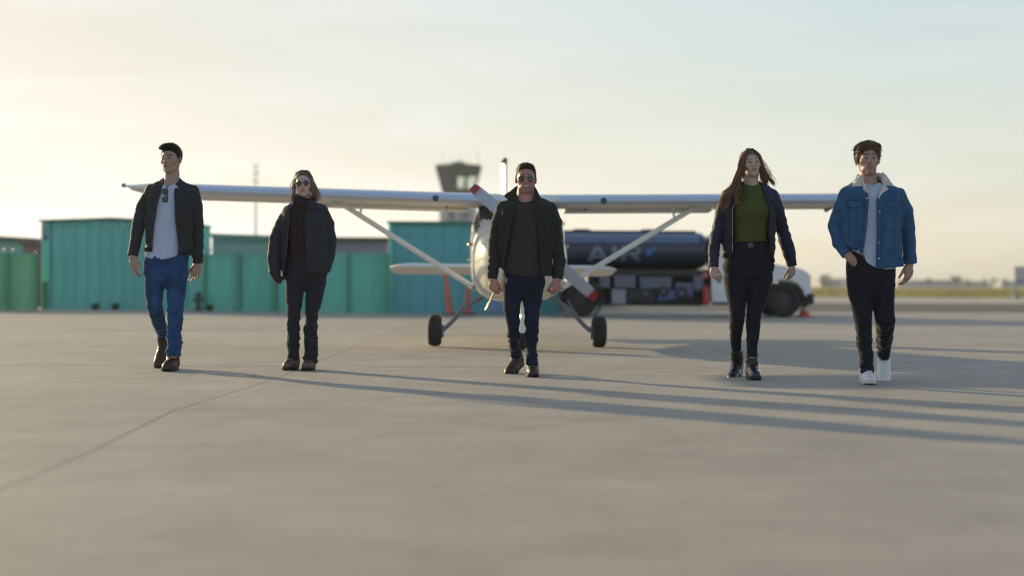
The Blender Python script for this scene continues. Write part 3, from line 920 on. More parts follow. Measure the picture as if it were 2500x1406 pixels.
for x in (xa + 1.0, xa + 2.6):
    MB().lathe([(.24, 0), (.24, .06), (.18, .09), (0, .09)], 'z', (x, 0, zt - .02), 20).build('manhole', m_dark, tank)
MB().box((xa + .3, -.55, zt - .03), (xb - .3, -.50, zt + .02)).build('walkway_edge', m_tank, tank)
def decal(poly, name, m, n=8):
    """flat print laid on the tank flank: strokes as quads given by 4 pixel corners"""
    b = MB()
    for (p0, p1, p2, p3) in poly:
        vs = []
        for i in range(n + 1):
            v = i / n
            for u in (0, 1):
                px = (p0[0] * (1 - u) + p1[0] * u) * (1 - v) + (p3[0] * (1 - u) + p2[0] * u) * v
                py = (p0[1] * (1 - u) + p1[1] * u) * (1 - v) + (p3[1] * (1 - u) + p2[1] * u) * v
                vs.append(on_tank(tl(px), tzz(py, px)))
        b.add(vs, [(2 * i, 2 * i + 1, 2 * i + 3, 2 * i + 2) for i in range(n)])
    return b.build(name, m, tank)
decal([((1453, 600), (1464, 600), (1446, 637), (1433, 637)), ((1453, 600), (1464, 600), (1487, 637), (1474, 637)), ((1446, 624), (1472, 624), (1475, 630), (1443, 630))], 'letter', m_lett)
decal([((1494, 600), (1506, 600), (1506, 636), (1494, 636))], 'letter', m_lett)
decal([((1516, 600), (1528, 600), (1528, 637), (1516, 637)), ((1528, 600), (1556, 600), (1560, 606), (1528, 606)), ((1554, 606), (1564, 606), (1564, 616), (1556, 616)),
       ((1528, 616), (1562, 616), (1558, 622), (1528, 622)), ((1538, 622), (1552, 622), (1568, 637), (1554, 637))], 'letter', m_lett)
decal([((1576, 612), (1604, 602), (1598, 614), (1576, 620)), ((1576, 614), (1596, 611), (1587, 625), (1580, 626))], 'arrow_mark', m_blue)
decal([((1446, 643), (1476, 643), (1476, 650), (1446, 650))], 'placard', mat('placard_mauve', (.12, .06, .20), .5))
# chassis
MB().box((xa + .2, -.45, .62), (tl(1740), -.33, .80)).build('chassis_rail', m_dark, TK)
MB().box((xa + .2, .33, .62), (tl(1740), .45, .80)).build('chassis_rail', m_dark, TK)
MB().box((xa + .1, -.98, zb - .10), (xb - .02, .98, zb - .002)).build('tank_cradle', m_dark, TK)
MB().box((tl(1440), -.30, .24), (tl(1742), -.22, zb - .09)).build('pump_panel', mat('pump_panel_dark', (.03, .035, .05), .5), TK)
MB().box((tl(1470), -.95, .93), (tl(1735), -.30, zb - .10)).build('hose_tray', m_dark, TK)
def cab_box(px0, px1, py0, py1, name, m, y0=-1.04, dep=.5):
    return MB().box((tl(px0), y0, tzz(py1, px0)), (tl(px1), y0 + dep, tzz(py0, px0))).build(name, m, TK, bevel=.015)
cab_box(1464, 1490, 675, 702, 'side_cabinet', m_lgrey)
cab_box(1500, 1552, 672, 703, 'side_cabinet', m_lgrey)
cab_box(1562, 1640, 676, 704, 'side_cabinet', m_lgrey)
cab_box(1694, 1718, 672, 708, 'side_cabinet', m_lgrey)
cab_box(1494, 1529, 706, 742, 'white_box', mat('box_white', (.28, .26, .30), .5))
cab_box(1532, 1600, 706, 738, 'battery_box', m_dark, dep=.7)
cab_box(1606, 1652, 708, 736, 'valve_box', m_pblue, dep=.4)
cab_box(1650, 1690, 690, 722, 'meter_box', mat('meter_grey', (.09, .11, .19), .5), dep=.35)
cab_box(1440, 1462, 690, 735, 'mud_flap', m_dark, dep=.04)
for k, (px, py, r) in enumerate(((1620, 712, .13), (1664, 716, .15), (1576, 716, .12))):
    x, z = tl(px), tzz(py, px)
    o = MB().lathe([(r * .35, -1.07), (r, -1.06), (r, -1.0), (r * .35, -.99)], 'y', (x, 0, z), 22).build('hose_reel', m_hose, TK)
    MB().lathe([(0, -1.09), (r * .34, -1.085), (r * .34, -1.05)], 'y', (x, 0, z), 16).build('hub', m_lgrey, o)
MB().tube([(tl(1535), -1.02, .42), (tl(1580), -1.05, .34), (tl(1630), -1.05, .36), (tl(1690), -1.02, .46)], .035, 8).build('hose', m_hose, TK)
MB().tube([(tl(1500), -.95, .60), (tl(1600), -.95, .58), (tl(1712), -.95, .60)], .03, 8).build('pipe', m_lgrey, TK)
MB().tube([(tl(1690), -1.0, .40), (tl(1690), -1.0, .80)], .03, 8).build('pipe', m_pblue, TK)
m_rl = mat('red_enamel', (.40, .03, .03), .4)
fx = MB().lathe([(0, .0), (.075, .01), (.08, .05), (.08, .36), (.05, .42), (.02, .44), (.02, .50), (0, .50)], 'z', (tl(1724), -1.08, .26), 16).build('fire_extinguisher', m_rl, TK)
MB().lathe([(0, -.03), (.07, -.02), (.075, .01), (0, .02)], 'y', (tl(1722), -1.04, tzz(672, 1722)), 18).build('marker_lamp', mat('pink_red_lamp', (.45, .12, .12), .3), TK)
MB().box((tl(1712), -1.03, .20), (tl(1736), -.9, .27)).build('step', m_alu, TK, bevel=.01)
MB().box((tl(1600), -1.03, .27), (tl(1712), -.98, .31)).build('underrun_bar', m_dark, TK)
MB().box((tl(1462), -1.03, .27), (tl(1600), -.98, .31)).build('underrun_bar', m_dark, TK)
# rear wheels
def wheel(x, y, r, w):
    wv = empty('wheel', (x, y, r), parent=TK)
    MB().lathe([(r * .56, -w / 2), (r * .86, -w / 2), (r * .97, -w * .36), (r, -w * .15), (r, w * .15), (r * .97, w * .36), (r * .86, w / 2), (r * .56, w / 2)], 'y', n=36).build('tyre', m_black, wv)
    MB().lathe([(0, -w * .10), (r * .18, -w * .16), (r * .22, -w * .05), (r * .45, -w * .02), (r * .56, -w * .38), (r * .58, 0), (r * .56, w * .38), (0, w * .3)], 'y', n=28).build('rim', mat('truck_rim', (.05, .05, .06), .5), wv)
rw = .405
for y in (-.86, .86):
    wheel(tl(1419), y, rw, .44)
    wheel(tl(1917), y, rw, .28)
MB().lathe([(.47, -.24), (.50, -.24), (.50, .24), (.47, .24)], 'y', (tl(1419), -.84, rw), 30).build('rear_mudguard', m_dark, TK)
# cab: one profile with the front wheel arch cut into it
fxw = tl(1917)
prof = [(tl(1738), .50), (tl(1738), 1.86), (tl(1746), 1.96), (tl(1838), 1.98), (tl(1852), 1.94), (tl(1889), 1.24), (tl(1900), 1.20), (tl(1958), 1.11), (tl(1974), 1.03), (tl(1981), .88), (tl(1983), .55), (tl(1966), .53)]
arch = [(fxw + .50 * math.cos(a), rw + .48 * math.sin(a)) for a in np.linspace(R(14), R(172), 16)]
prof += arch + [(fxw - .52, .34), (tl(1740), .34)]
body = MB().prism(prof, 'y', -.98, .98).build('cab', m_cab, TK, bevel=.035, seg=3)
for sy in (-1, 1):
    win = [(tl(1776), 1.30), (tl(1776), 1.82), (tl(1836), 1.84), (tl(1868), 1.34)]
    MB().prism(win, 'y', sy * .975, sy * .988).build('side_window', m_tglass, TK)
    MB().box((tl(1772), sy * .98 - .006, .50), (tl(1774), sy * .98 + .006, 1.86)).build('door_gap', m_dark, TK)
    MB().box((tl(1776), sy * 1.0 - .02, 1.12), (tl(1788), sy * 1.0 + .02, 1.15)).build('door_handle', m_dark, TK)
    mi = MB().box((tl(1868), sy * 1.18 - .10, 1.30), (tl(1875), sy * 1.18 + .10, 1.60)).build('wing_mirror', m_dark, TK, bevel=.02)
    MB().tube([(tl(1866), sy * .97, 1.36), (tl(1870), sy * 1.10, 1.42)], .015, 6).build('bracket', m_dark, mi)
    MB().box((tl(1975), sy * .72 - .2, .84), (tl(1982) + .01, sy * .72 + .2, .98)).build('headlight', mat('lamp_glass', (.6, .6, .6), .1), TK, bevel=.02)
    # arch lip
    MB().tube([(fxw + .50 * math.cos(a), sy * .985, rw + .48 * math.sin(a)) for a in np.linspace(R(10), R(175), 18)], .028, 6).build('arch_lip', m_cab, TK)
MB().add([(tl(1855), -.86, 1.90), (tl(1855), .86, 1.90), (tl(1887), .9, 1.27), (tl(1887), -.9, 1.27)], [(0, 1, 2, 3)]).build('windscreen', m_tglass, TK, smooth=False).location = (.012, 0, .012)
MB().box((tl(1976), -1.0, .30), (tl(1990), 1.0, .56)).build('front_bumper', m_dark, TK, bevel=.04)
MB().box((tl(1960), -.9, .24), (tl(1978), .9, .42)).build('valance', m_dark, TK, bevel=.02)
MB().box((tl(1742), -1.02, .28), (tl(1868), -.80, .34)).build('running_board', m_dark, TK, bevel=.01)
MB().box((tl(1752), -.992, .78), (tl(1762), -.979, .90)).build('door_sticker', mat('sticker_green', (.10, .16, .12), .5), TK)

# ================================================================== PEOPLE: implicit shapes turned into meshes
def _wmat(q, lat, smooth):
    """weights that carry values on the sorted knots lat to the places q (one axis)"""
    i = np.clip(np.searchsorted(lat, q, side='right') - 1, 0, len(lat) - 2)
    t = np.clip((q - lat[i]) / (lat[i + 1] - lat[i]), 0, 1)
    if smooth: t = t * t * (3 - 2 * t)
    Wt = np.zeros((len(q), len(lat)), np.float32)
    Wt[np.arange(len(q)), i] = 1 - t; Wt[np.arange(len(q)), i + 1] += t
    return Wt
def _sep(L3, A, B, C):
    return np.einsum('ia,jb,kc,abc->ijk', A, B, C, L3, optimize=True)
def noise3(xs, ys, zs, sc, seed):
    rg = np.random.default_rng(seed); ws = []
    for q, s in zip((xs, ys, zs), sc):
        lat = np.arange(math.floor(q[0] / s) - 1, math.ceil(q[-1] / s) + 2) * s
        ws.append((_wmat(q, lat, True), len(lat)))
    L3 = rg.uniform(-1, 1, (ws[0][1], ws[1][1], ws[2][1])).astype(np.float32)
    return _sep(L3, ws[0][0], ws[1][0], ws[2][0])

class Shape:
    def __init__(s, h=0.006, axes=None, pad=0.03):
        s.ops = []; s.h = h; s.axes = axes; s.pad = pad; s.lo = None
    def put(s, fn, lo, hi, k=0.0, op='u'):
        lo, hi = np.array(lo, float), np.array(hi, float)
        s.ops.append((fn, lo, hi, k, op))
        if op == 'u':
            s.hi = hi if s.lo is None else np.maximum(s.hi, hi)
            s.lo = lo if s.lo is None else np.minimum(s.lo, lo)
        return s
    # --- shapes
    def chain(s, pts, k=0.02, kk=None, op='u', flat=None):
        """round cones through (x,y,z,r); flat=(fx,fy,fz) squeezes an axis"""
        f = np.array(flat if flat else (1, 1, 1), float)
        for i in range(max(1, len(pts) - 1)):
            a, ra = np.array(pts[i][:3]), pts[i][3]
            b, rb = (np.array(pts[i + 1][:3]), pts[i + 1][3]) if len(pts) > 1 else (a + [0, 0, 1e-5], ra)
            def fn(X, Y, Z, a=a, b=b, ra=ra, rb=rb):
                ba = b - a; n2 = float(((ba / f) ** 2).sum()) + 1e-12
                dx, dy, dz = (X - a[0]) / f[0], (Y - a[1]) / f[1], (Z - a[2]) / f[2]
                bx, by, bz = ba / f
                h = np.clip((dx * bx + dy * by + dz * bz) / n2, 0, 1)
                return np.sqrt((dx - h * bx) ** 2 + (dy - h * by) ** 2 + (dz - h * bz) ** 2) - (ra + (rb - ra) * h)
            m = max(ra, rb) * max(f.max(), 1)
            s.put(fn, np.minimum(a, b) - m, np.maximum(a, b) + m, k if (i == 0 or kk is None) else kk, op)
        return s
    def ell(s, c, r, k=0.0, op='u', Rm=None):
        c, r = np.array(c, float), np.array(r, float)
        def fn(X, Y, Z):
            x, y, z = X - c[0], Y - c[1], Z - c[2]
            if Rm is not None:
                x, y, z = (Rm[0, i] * x + Rm[1, i] * y + Rm[2, i] * z for i in range(3))
            k0 = np.sqrt((x / r[0]) ** 2 + (y / r[1]) ** 2 + (z / r[2]) ** 2)
            k1 = np.sqrt((x / r[0] ** 2) ** 2 + (y / r[1] ** 2) ** 2 + (z / r[2] ** 2) ** 2) + 1e-9
            return k0 * (k0 - 1) / k1
        m = r.max() if Rm is not None else r
        return s.put(fn, c - m, c + m, k, op)
    def stack(s, rows, k=0.0, n=2.4, op='u', cap=0.012):
        """rows of (z, cx, cy, rx, ry)"""
        rows = sorted(rows); q = np.array(rows, float)
        def fn(X, Y, Z):
            z = np.ravel(Z)
            cx, cy, rx, ry = (np.interp(z, q[:, 0], q[:, i])[None, None, :] for i in (1, 2, 3, 4))
            r = (np.abs((X - cx) / rx) ** n + np.abs((Y - cy) / ry) ** n) ** (1 / n)
            d = (r - 1) * np.minimum(rx, ry) * 1.1
            e = np.maximum(q[0, 0] - Z, Z - q[-1, 0])
            a, b = d + cap, e + cap
            return np.minimum(np.maximum(a, b), 0) + np.hypot(np.maximum(a, 0), np.maximum(b, 0)) - cap
        lo = [float((q[:, 1] - q[:, 3]).min()), float((q[:, 2] - q[:, 4]).min()), q[0, 0]]
        hi = [float((q[:, 1] + q[:, 3]).max()), float((q[:, 2] + q[:, 4]).max()), q[-1, 0]]
        return s.put(fn, lo, hi, k, op)
    def cut(s, fn):
        s.ops.append((fn, None, None, 0.0, 'cut')); return s
    def folds(s, sc, amp, seed, mask=None, ridge=False):
        s.ops.append(((sc, amp, seed, mask, ridge), None, None, 0, 'fold')); return s
    # --- evaluation
    def eval(s):
        if s.axes is None:
            lo, hi = s.lo - s.pad, s.hi + s.pad
            s.axes = [np.arange(lo[i], hi[i] + s.h, s.h).astype(np.float32) for i in range(3)]
        ax = s.axes
        F = np.full([len(a) for a in ax], 0.5, np.float32)
        full = [ax[0][:, None, None], ax[1][None, :, None], ax[2][None, None, :]]
        for fn, lo, hi, k, op in s.ops:
            if op == 'cut':
                F = np.maximum(F, fn(*full)); continue
            if op == 'fold':
                sc, amp, seed, mask, ridge = fn
                N = noise3(*ax, sc, seed)
                if ridge: N = 1 - 2.2 * np.abs(N)
                if mask is not None: N = N * mask(*full)
                F = F + amp * N; continue
            m = k + 0.03
            sl = tuple(slice(max(0, int(np.searchsorted(ax[i], lo[i] - m)) - 1), int(np.searchsorted(ax[i], hi[i] + m)) + 1) for i in range(3))
            X, Y, Z = ax[0][sl[0]][:, None, None], ax[1][sl[1]][None, :, None], ax[2][sl[2]][None, None, :]
            if 0 in (X.size, Y.size, Z.size): continue
            d = fn(X, Y, Z); G_ = F[sl]
            if op == 'u':
                if k > 0:
                    h = np.clip(.5 + .5 * (G_ - d) / k, 0, 1)
                    F[sl] = G_ + (d - G_) * h - k * h * (1 - h)
                else: F[sl] = np.minimum(G_, d)
            else:
                d = -d
                if k > 0:
                    h = np.clip(.5 - .5 * (G_ - d) / k, 0, 1)
                    F[sl] = G_ + (d - G_) * h + k * h * (1 - h)
                else: F[sl] = np.maximum(G_, d)
        s.F = F.astype(np.float32)
        return s
    def sample(s, xs, ys, zs):
        return _sep(s.F, *(_wmat(np.asarray(q, np.float32), a, False) for q, a in zip((xs, ys, zs), s.axes)))
    def front(s, x, z, y0=None):
        """depth of the front face at (x, z)"""
        ys = s.axes[1]; f = s.sample([x], ys, [z])[0, :, 0]
        i = np.where(f < 0)[0]
        return float(ys[i[0]]) if len(i) else (0.0 if y0 is None else y0)
    def surface(s, smooth=1):
        F = s.F; ax = s.axes
        B = F < 0
        c = B[:-1, :-1, :-1].astype(np.int8)
        cnt = np.zeros(c.shape, np.int8)
        for i in (0, 1):
            for j in (0, 1):
                for k in (0, 1):
                    cnt += B[i:B.shape[0] - 1 + i, j:B.shape[1] - 1 + j, k:B.shape[2] - 1 + k]
        act = (cnt > 0) & (cnt < 8)
        I = np.argwhere(act)
        idx = np.full(act.shape, -1, np.int32); idx[act] = np.arange(len(I))
        P = np.zeros((len(I), 3), np.float64); N = np.zeros(len(I))
        cor = {}
        for i in (0, 1):
            for j in (0, 1):
                for k in (0, 1):
                    cor[i, j, k] = F[I[:, 0] + i, I[:, 1] + j, I[:, 2] + k]
        for a in cor:
            for d in range(3):
                if a[d]: continue
                b = list(a); b[d] = 1; b = tuple(b)
                fa, fb = cor[a], cor[b]
                m = (fa < 0) != (fb < 0)
                t = np.where(m, fa / np.where(m, fa - fb, 1), 0)
                p = np.array(a, float)[None].repeat(len(I), 0)
                p[:, d] = t
                P += p * m[:, None]; N += m
        P /= np.maximum(N, 1)[:, None]
        V = np.empty_like(P)
        for d in range(3):
            i = I[:, d]; V[:, d] = ax[d][i] + P[:, d] * (ax[d][i + 1] - ax[d][i])
        Q = []
        for d in range(3):
            e, f = [x for x in range(3) if x != d]
            sl0 = [slice(None)] * 3; sl1 = [slice(None)] * 3
            sl0[d] = slice(0, -1); sl1[d] = slice(1, None)
            for u in (e, f):
                sl0[u] = slice(1, -1); sl1[u] = slice(1, -1)
            s0, s1 = B[tuple(sl0)], B[tuple(sl1)]
            K = np.argwhere(s0 != s1)
            flip = s0[tuple(K.T)]
            K = K.copy(); K[:, e] += 1; K[:, f] += 1
            def g(oe, of):
                q = K.copy(); q[:, e] -= oe; q[:, f] -= of
                return idx[q[:, 0], q[:, 1], q[:, 2]]
            q4 = np.stack([g(1, 1), g(0, 1), g(0, 0), g(1, 0)], 1)
            if d == 1: flip = ~flip
            q4 = np.where(flip[:, None], q4, q4[:, ::-1])
            Q.append(q4)
        Q = np.concatenate(Q)
        Q = Q[(Q >= 0).all(1)]
        for _ in range(smooth):
            S = np.zeros_like(V); n = np.zeros(len(V))
            for a in range(4):
                i, j = Q[:, a], Q[:, (a + 1) % 4]
                for d in range(3):
                    S[:, d] += np.bincount(i, V[j, d], len(V)) + np.bincount(j, V[i, d], len(V))
                n += np.bincount(i, minlength=len(V)) + np.bincount(j, minlength=len(V))
            V = V * .45 + .55 * S / np.maximum(n, 1)[:, None]
        return V, Q

def mesh_np(name, V, Q, m, color=None):
    me = bpy.data.meshes.new(name)
    me.vertices.add(len(V)); me.vertices.foreach_set('co', np.ascontiguousarray(V, np.float32).ravel())
    me.loops.add(Q.size); me.loops.foreach_set('vertex_index', Q.astype(np.int32).ravel())
    me.polygons.add(len(Q))
    me.polygons.foreach_set('loop_start', np.arange(0, Q.size, 4, dtype=np.int32))
    me.materials.append(m)
    if color is not None:
        at = me.color_attributes.new('Col', 'FLOAT_COLOR', 'POINT')
        at.data.foreach_set('color', np.concatenate([color, np.ones((len(V), 1))], 1).astype(np.float32).ravel())
    me.update(calc_edges=True); me.validate()
    me.shade_smooth()
    return me

def solid(name, shape, m, parent, smooth=1, xf=None, color=None, done=False):
    if not done: shape.eval()
    V, Q = shape.surface(smooth)
    if xf is not None: V = V @ xf[0].T + xf[1]
    o = bpy.data.objects.new(name, mesh_np(name, V, Q, m, color(V) if color else None))
    COL.objects.link(o); o.parent = parent
    return o

def poly2d(pts, X, Z):
    """signed distance to a polygon in the x-z plane"""
    p = np.array(pts, float); n = len(p)
    d = np.full(np.broadcast(X, Z).shape, 1e9); sgn = np.ones_like(d)
    for i in range(n):
        a, b = p[i], p[i - 1]
        ex, ez = b - a; wx, wz = X - a[0], Z - a[1]
        t = np.clip((wx * ex + wz * ez) / (ex * ex + ez * ez + 1e-12), 0, 1)
        d = np.minimum(d, (wx - ex * t) ** 2 + (wz - ez * t) ** 2)
        c1, c2, c3 = Z >= a[1], Z < b[1], ex * wz > ez * wx
        sgn = np.where((c1 & c2 & c3) | (~c1 & ~c2 & ~c3), -sgn, sgn)
    return sgn * np.sqrt(d)
def line2d(pts, X, Z):
    d = np.full(np.broadcast(X, Z).shape, 1e9)
    for (ax_, az), (bx, bz) in zip(pts[:-1], pts[1:]):
        ex, ez = bx - ax_, bz - az
        t = np.clip(((X - ax_) * ex + (Z - az) * ez) / (ex * ex + ez * ez + 1e-12), 0, 1)
        d = np.minimum(d, np.hypot(X - ax_ - ex * t, Z - az - ez * t))
    return d

def rot(yaw=0, pitch=0, roll=0):
    a, b, c = R(yaw), R(-pitch), R(roll)
    Rz = np.array([[math.cos(a), -math.sin(a), 0], [math.sin(a), math.cos(a), 0], [0, 0, 1]])
    Rx = np.array([[1, 0, 0], [0, math.cos(b), -math.sin(b)], [0, math.sin(b), math.cos(b)]])
    Ry = np.array([[math.cos(c), 0, math.sin(c)], [0, 1, 0], [-math.sin(c), 0, math.cos(c)]])
    return Ry @ Rz @ Rx

class Person:
    def __init__(s, D, px, torso, label):
        s.D, s.TY = D, torso
        g = W(px, 800, D); s.base = np.array([g[0], D, 0.0])
        s.o = tag(empty('person', s.base), label, 'person', 'people walking abreast across the apron')
        s.px_m = (D + torso) / FPX
    def J(s, px, py, dy=None):
        return W(px, py, s.D + (s.TY if dy is None else dy)) - s.base
    def pts(s, lst):
        """(px, py, r_px[, dy from the torso plane]) -> (x, y, z, r)"""
        out = []
        for q in lst:
            p = s.J(q[0], q[1], s.TY + (q[3] if len(q) > 3 else 0.0))
            out.append((p[0], p[1], p[2], q[2] * s.px_m))
        return out
    def rows(s, lst, dy=0.0):
        """(py, xl, xr, ry[, dy]) -> (z, cx, cy, rx, ry)"""
        out = []
        for q in lst:
            y = s.TY + dy + (q[4] if len(q) > 4 else 0)
            a, b = s.J(q[1], q[0], y), s.J(q[2], q[0], y)
            out.append((a[2], (a[0] + b[0]) / 2, y, (b[0] - a[0]) / 2, q[3]))
        return out
    def xz(s, lst, dy=None):
        return [tuple(s.J(px, py, dy)[[0, 2]]) for px, py in lst]
    def edge(s, lst):
        """(py, px) line -> x as a function of z"""
        q = sorted((s.J(px, py)[2], s.J(px, py)[0]) for py, px in lst)
        zz, xx = [a for a, _ in q], [b for _, b in q]
        return lambda Z: np.interp(np.ravel(Z), zz, xx)[None, None, :]
    def level(s, lst):
        """(px, py) line -> z as a function of x"""
        q = sorted((s.J(px, py)[0], s.J(px, py)[2]) for px, py in lst)
        xx, zz = [a for a, _ in q], [b for _, b in q]
        return lambda X: np.interp(np.ravel(X), xx, zz)[:, None, None]

    def patch(s, name, on, m, poly=None, line=None, width=None, off=0.003, t=0.004, h=0.004, parent=None, smooth=1, dy=None):
        """a piece of cloth or a seam lying on the front of a garment; outline in photograph pixels"""
        pts = s.xz(poly or line, dy); a = np.array(pts); w = width or 0
        lo, hi = a.min(0) - w - .02, a.max(0) + w + .02
        ys = on.axes[1]; ymid = s.TY + .02
        axes = [np.arange(lo[0], hi[0], h).astype(np.float32), np.arange(float(ys[0]), ymid + .02, h).astype(np.float32), np.arange(lo[1], hi[1], h).astype(np.float32)]
        sh = Shape(axes=axes)
        X, Y, Z = axes[0][:, None, None], axes[1][None, :, None], axes[2][None, None, :]
        F = on.sample(*axes)
        d2 = poly2d(pts, X, Z) if poly else line2d(pts, X, Z) - w
        a_, b_ = np.maximum(d2 + .004, 0), np.maximum(np.abs(F - off) - t + .003, 0)
        sh.F = np.maximum(np.sqrt(a_ * a_ + b_ * b_) - .0035, Y - ymid).astype(np.float32)
        return solid(name, sh, m, parent or s.o, smooth, done=True)

# ------------------------------------------------------------------ head, hand and foot
def add_head(sh, c, Rm, hs, male=True, smile=False, neck=None, jaw=1.0):
    """features in head space: x to the picture's right, -y forward, z up, eyes at z=0"""
    c = np.array(c)
    def P(x, y, z): return c + Rm @ (np.array([x, y, z]) * hs)
    def E(p, r, k=.01, op='u'): sh.ell(P(*p), np.array(r) * hs, k * hs, op, Rm)
    def C(pts, k=.012, op='u'): sh.chain([(*P(*q[:3]), q[3] * hs) for q in pts], k * hs, op=op)
    if neck is not None:
        nb, nr = neck
        t = P(0, .022, -.055)
        sh.chain([(*nb, nr * 1.12), (*(np.array(nb) * .5 + t * .5), nr * .98), (*t, nr * .98)], .03)
    E((0, .020, .038), (.0755, .096, .082), .02)
    E((0, -.018, -.008), (.0655, .077, .078), .03)
    for sx in (-1, 1):
        C([(sx * .047 * jaw, .010, -.046, .0195), (sx * .031 * jaw, -.042, -.083, .0175), (0, -.064, -.096, .0185)], .022)
        E((sx * .041, -.058, -.020), (.024, .022, .022), .02)
    E((0, -.073, -.097), (.021 * jaw, .016, .016), .015)
    E((0, -.068, -.058), (.038, .030, .028), .02)
    C([(-.038, -.074, .019, .011), (0, -.086, .018, .0115), (.038, -.074, .019, .011)], .014)
    for sx in (-1, 1):
        E((sx * .0315, -.101, .001), (.0195, .020, .0125), .012, 'd')
        E((sx * .0315, -.0775, .001), (.0145, .013, .0125), .004)
        C([(sx * .046, -.076, .004, .0035), (sx * .0315, -.0915, .0085, .0035), (sx * .018, -.082, .003, .003)], .005)
    C([(0, -.088, .012, .0085), (0, -.104, -.018, .0095), (0, -.1095, -.027, .0118)], .012)
    for sx in (-1, 1):
        E((sx * .0125, -.099, -.031), (.0085, .0095, .0075), .006)
        E((sx * .006, -.107, -.0375), (.0035, .004, .003), .003, 'd')
    mw = .030 if smile else .024
    mz = .004 if smile else 0
    C([(-mw, -.083, -.060 + mz, .0038), (0, -.0965, -.0575, .0062), (mw, -.083, -.060 + mz, .0038)], .007)
    C([(-mw * .85, -.083, -.0665 + mz, .0042), (0, -.0945, -.0695, .0072), (mw * .85, -.083, -.0665 + mz, .0042)], .007)
    C([(-mw, -.092, -.0635 + mz, .0020), (0, -.1025, -.0632, .0022), (mw, -.092, -.0635 + mz, .0020)], .004, 'd')
    for sx in (-1, 1):
        Re = Rm @ rot(yaw=sx * 22)
        sh.ell(P(sx * .079, .014, -.006), np.array([.0085, .019, .032]) * hs, .008 * hs, 'u', Re)
        sh.ell(P(sx * .087, .010, -.002), np.array([.005, .010, .019]) * hs, .006 * hs, 'd', Re)
    return P

def face_colour(c, Rm, hs, skin, lip, brow, male=True, smile=False, stubble=0.0, browz=.026):
    c = np.array(c); skin, lip, brow = np.array(skin), np.array(lip), np.array(brow)
    def f(V):
        q = (V - c) @ Rm / hs
        x, y, z = q.T; ax_ = np.abs(x)
        col = np.tile(skin, (len(V), 1))
        rg = np.random.default_rng(5)
        def mixin(w, cc):
            w = np.clip(w, 0, 1)[:, None]
            col[:] = col * (1 - w) + np.array(cc) * w
        front = (y < -.045) & (np.abs(z) < .13)
        ss = lambda d, w: np.clip(.5 - d / w, 0, 1)
        # warmer cheeks, nose and ears
        mixin(front * .22 * np.exp(-((ax_ - .042) / .02) ** 2 - ((z + .025) / .02) ** 2), skin * [1.15, .78, .75])
        mixin(front * .20 * np.exp(-(x / .016) ** 2 - ((z + .028) / .014) ** 2), skin * [1.15, .78, .75])
        if stubble:
            w = ss(z + .045 + .02 * (ax_ > .045), .03) * (z > -.13) * (y < .03)
            mixin(w * stubble, skin * [.55, .50, .50])
        mw = .030 if smile else .024
        zz = z - (.004 * (ax_ / mw) ** 2 if smile else 0)
        w = front * (ax_ < mw) * ss(np.abs(zz + .0635) - .0115 * np.sqrt(np.clip(1 - (ax_ / mw) ** 2, 0, 1)), .004)
        mixin(w * .85, lip)
        if smile:
            w = front * (ax_ < mw * .85) * ss(np.abs(zz + .0632) - .0034 * np.sqrt(np.clip(1 - (ax_ / (mw * .85)) ** 2, 0, 1)), .002)
            mixin(w, (.52, .48, .42))
        else:
            mixin(front * (ax_ < mw) * ss(np.abs(zz + .0635) - .0012, .003) * .8, lip * .45)
        # eyes: white, iris, lid line; brows
        ex = ax_ - .0315
        op = .0062 * np.clip(1 - (ex / .0155) ** 2, 0, 1)
        inside = front * (np.abs(ex) < .0155) * ss(np.abs(z - .001) - op, .002)
        mixin(inside, (.36, .34, .33))
        mixin(inside * ss(np.hypot(ex, z - .002) - .0062, .002), (.03, .022, .018))
        mixin(front * (np.abs(ex) < .018) * ss(np.abs(z - .0015 - op * 1.1) - .0015, .003) * .9, (.03, .02, .018))
        bz = browz + .004 * (1 - ((ax_ - .03) / .022) ** 2)
        th = (.0045 if male else .0030)
        mixin(front * ss(np.abs(ax_ - .032) - .021, .008) * ss(np.abs(z - bz) - th, .004) * .85, brow)
        return np.clip(col, 0, 1)
    return f

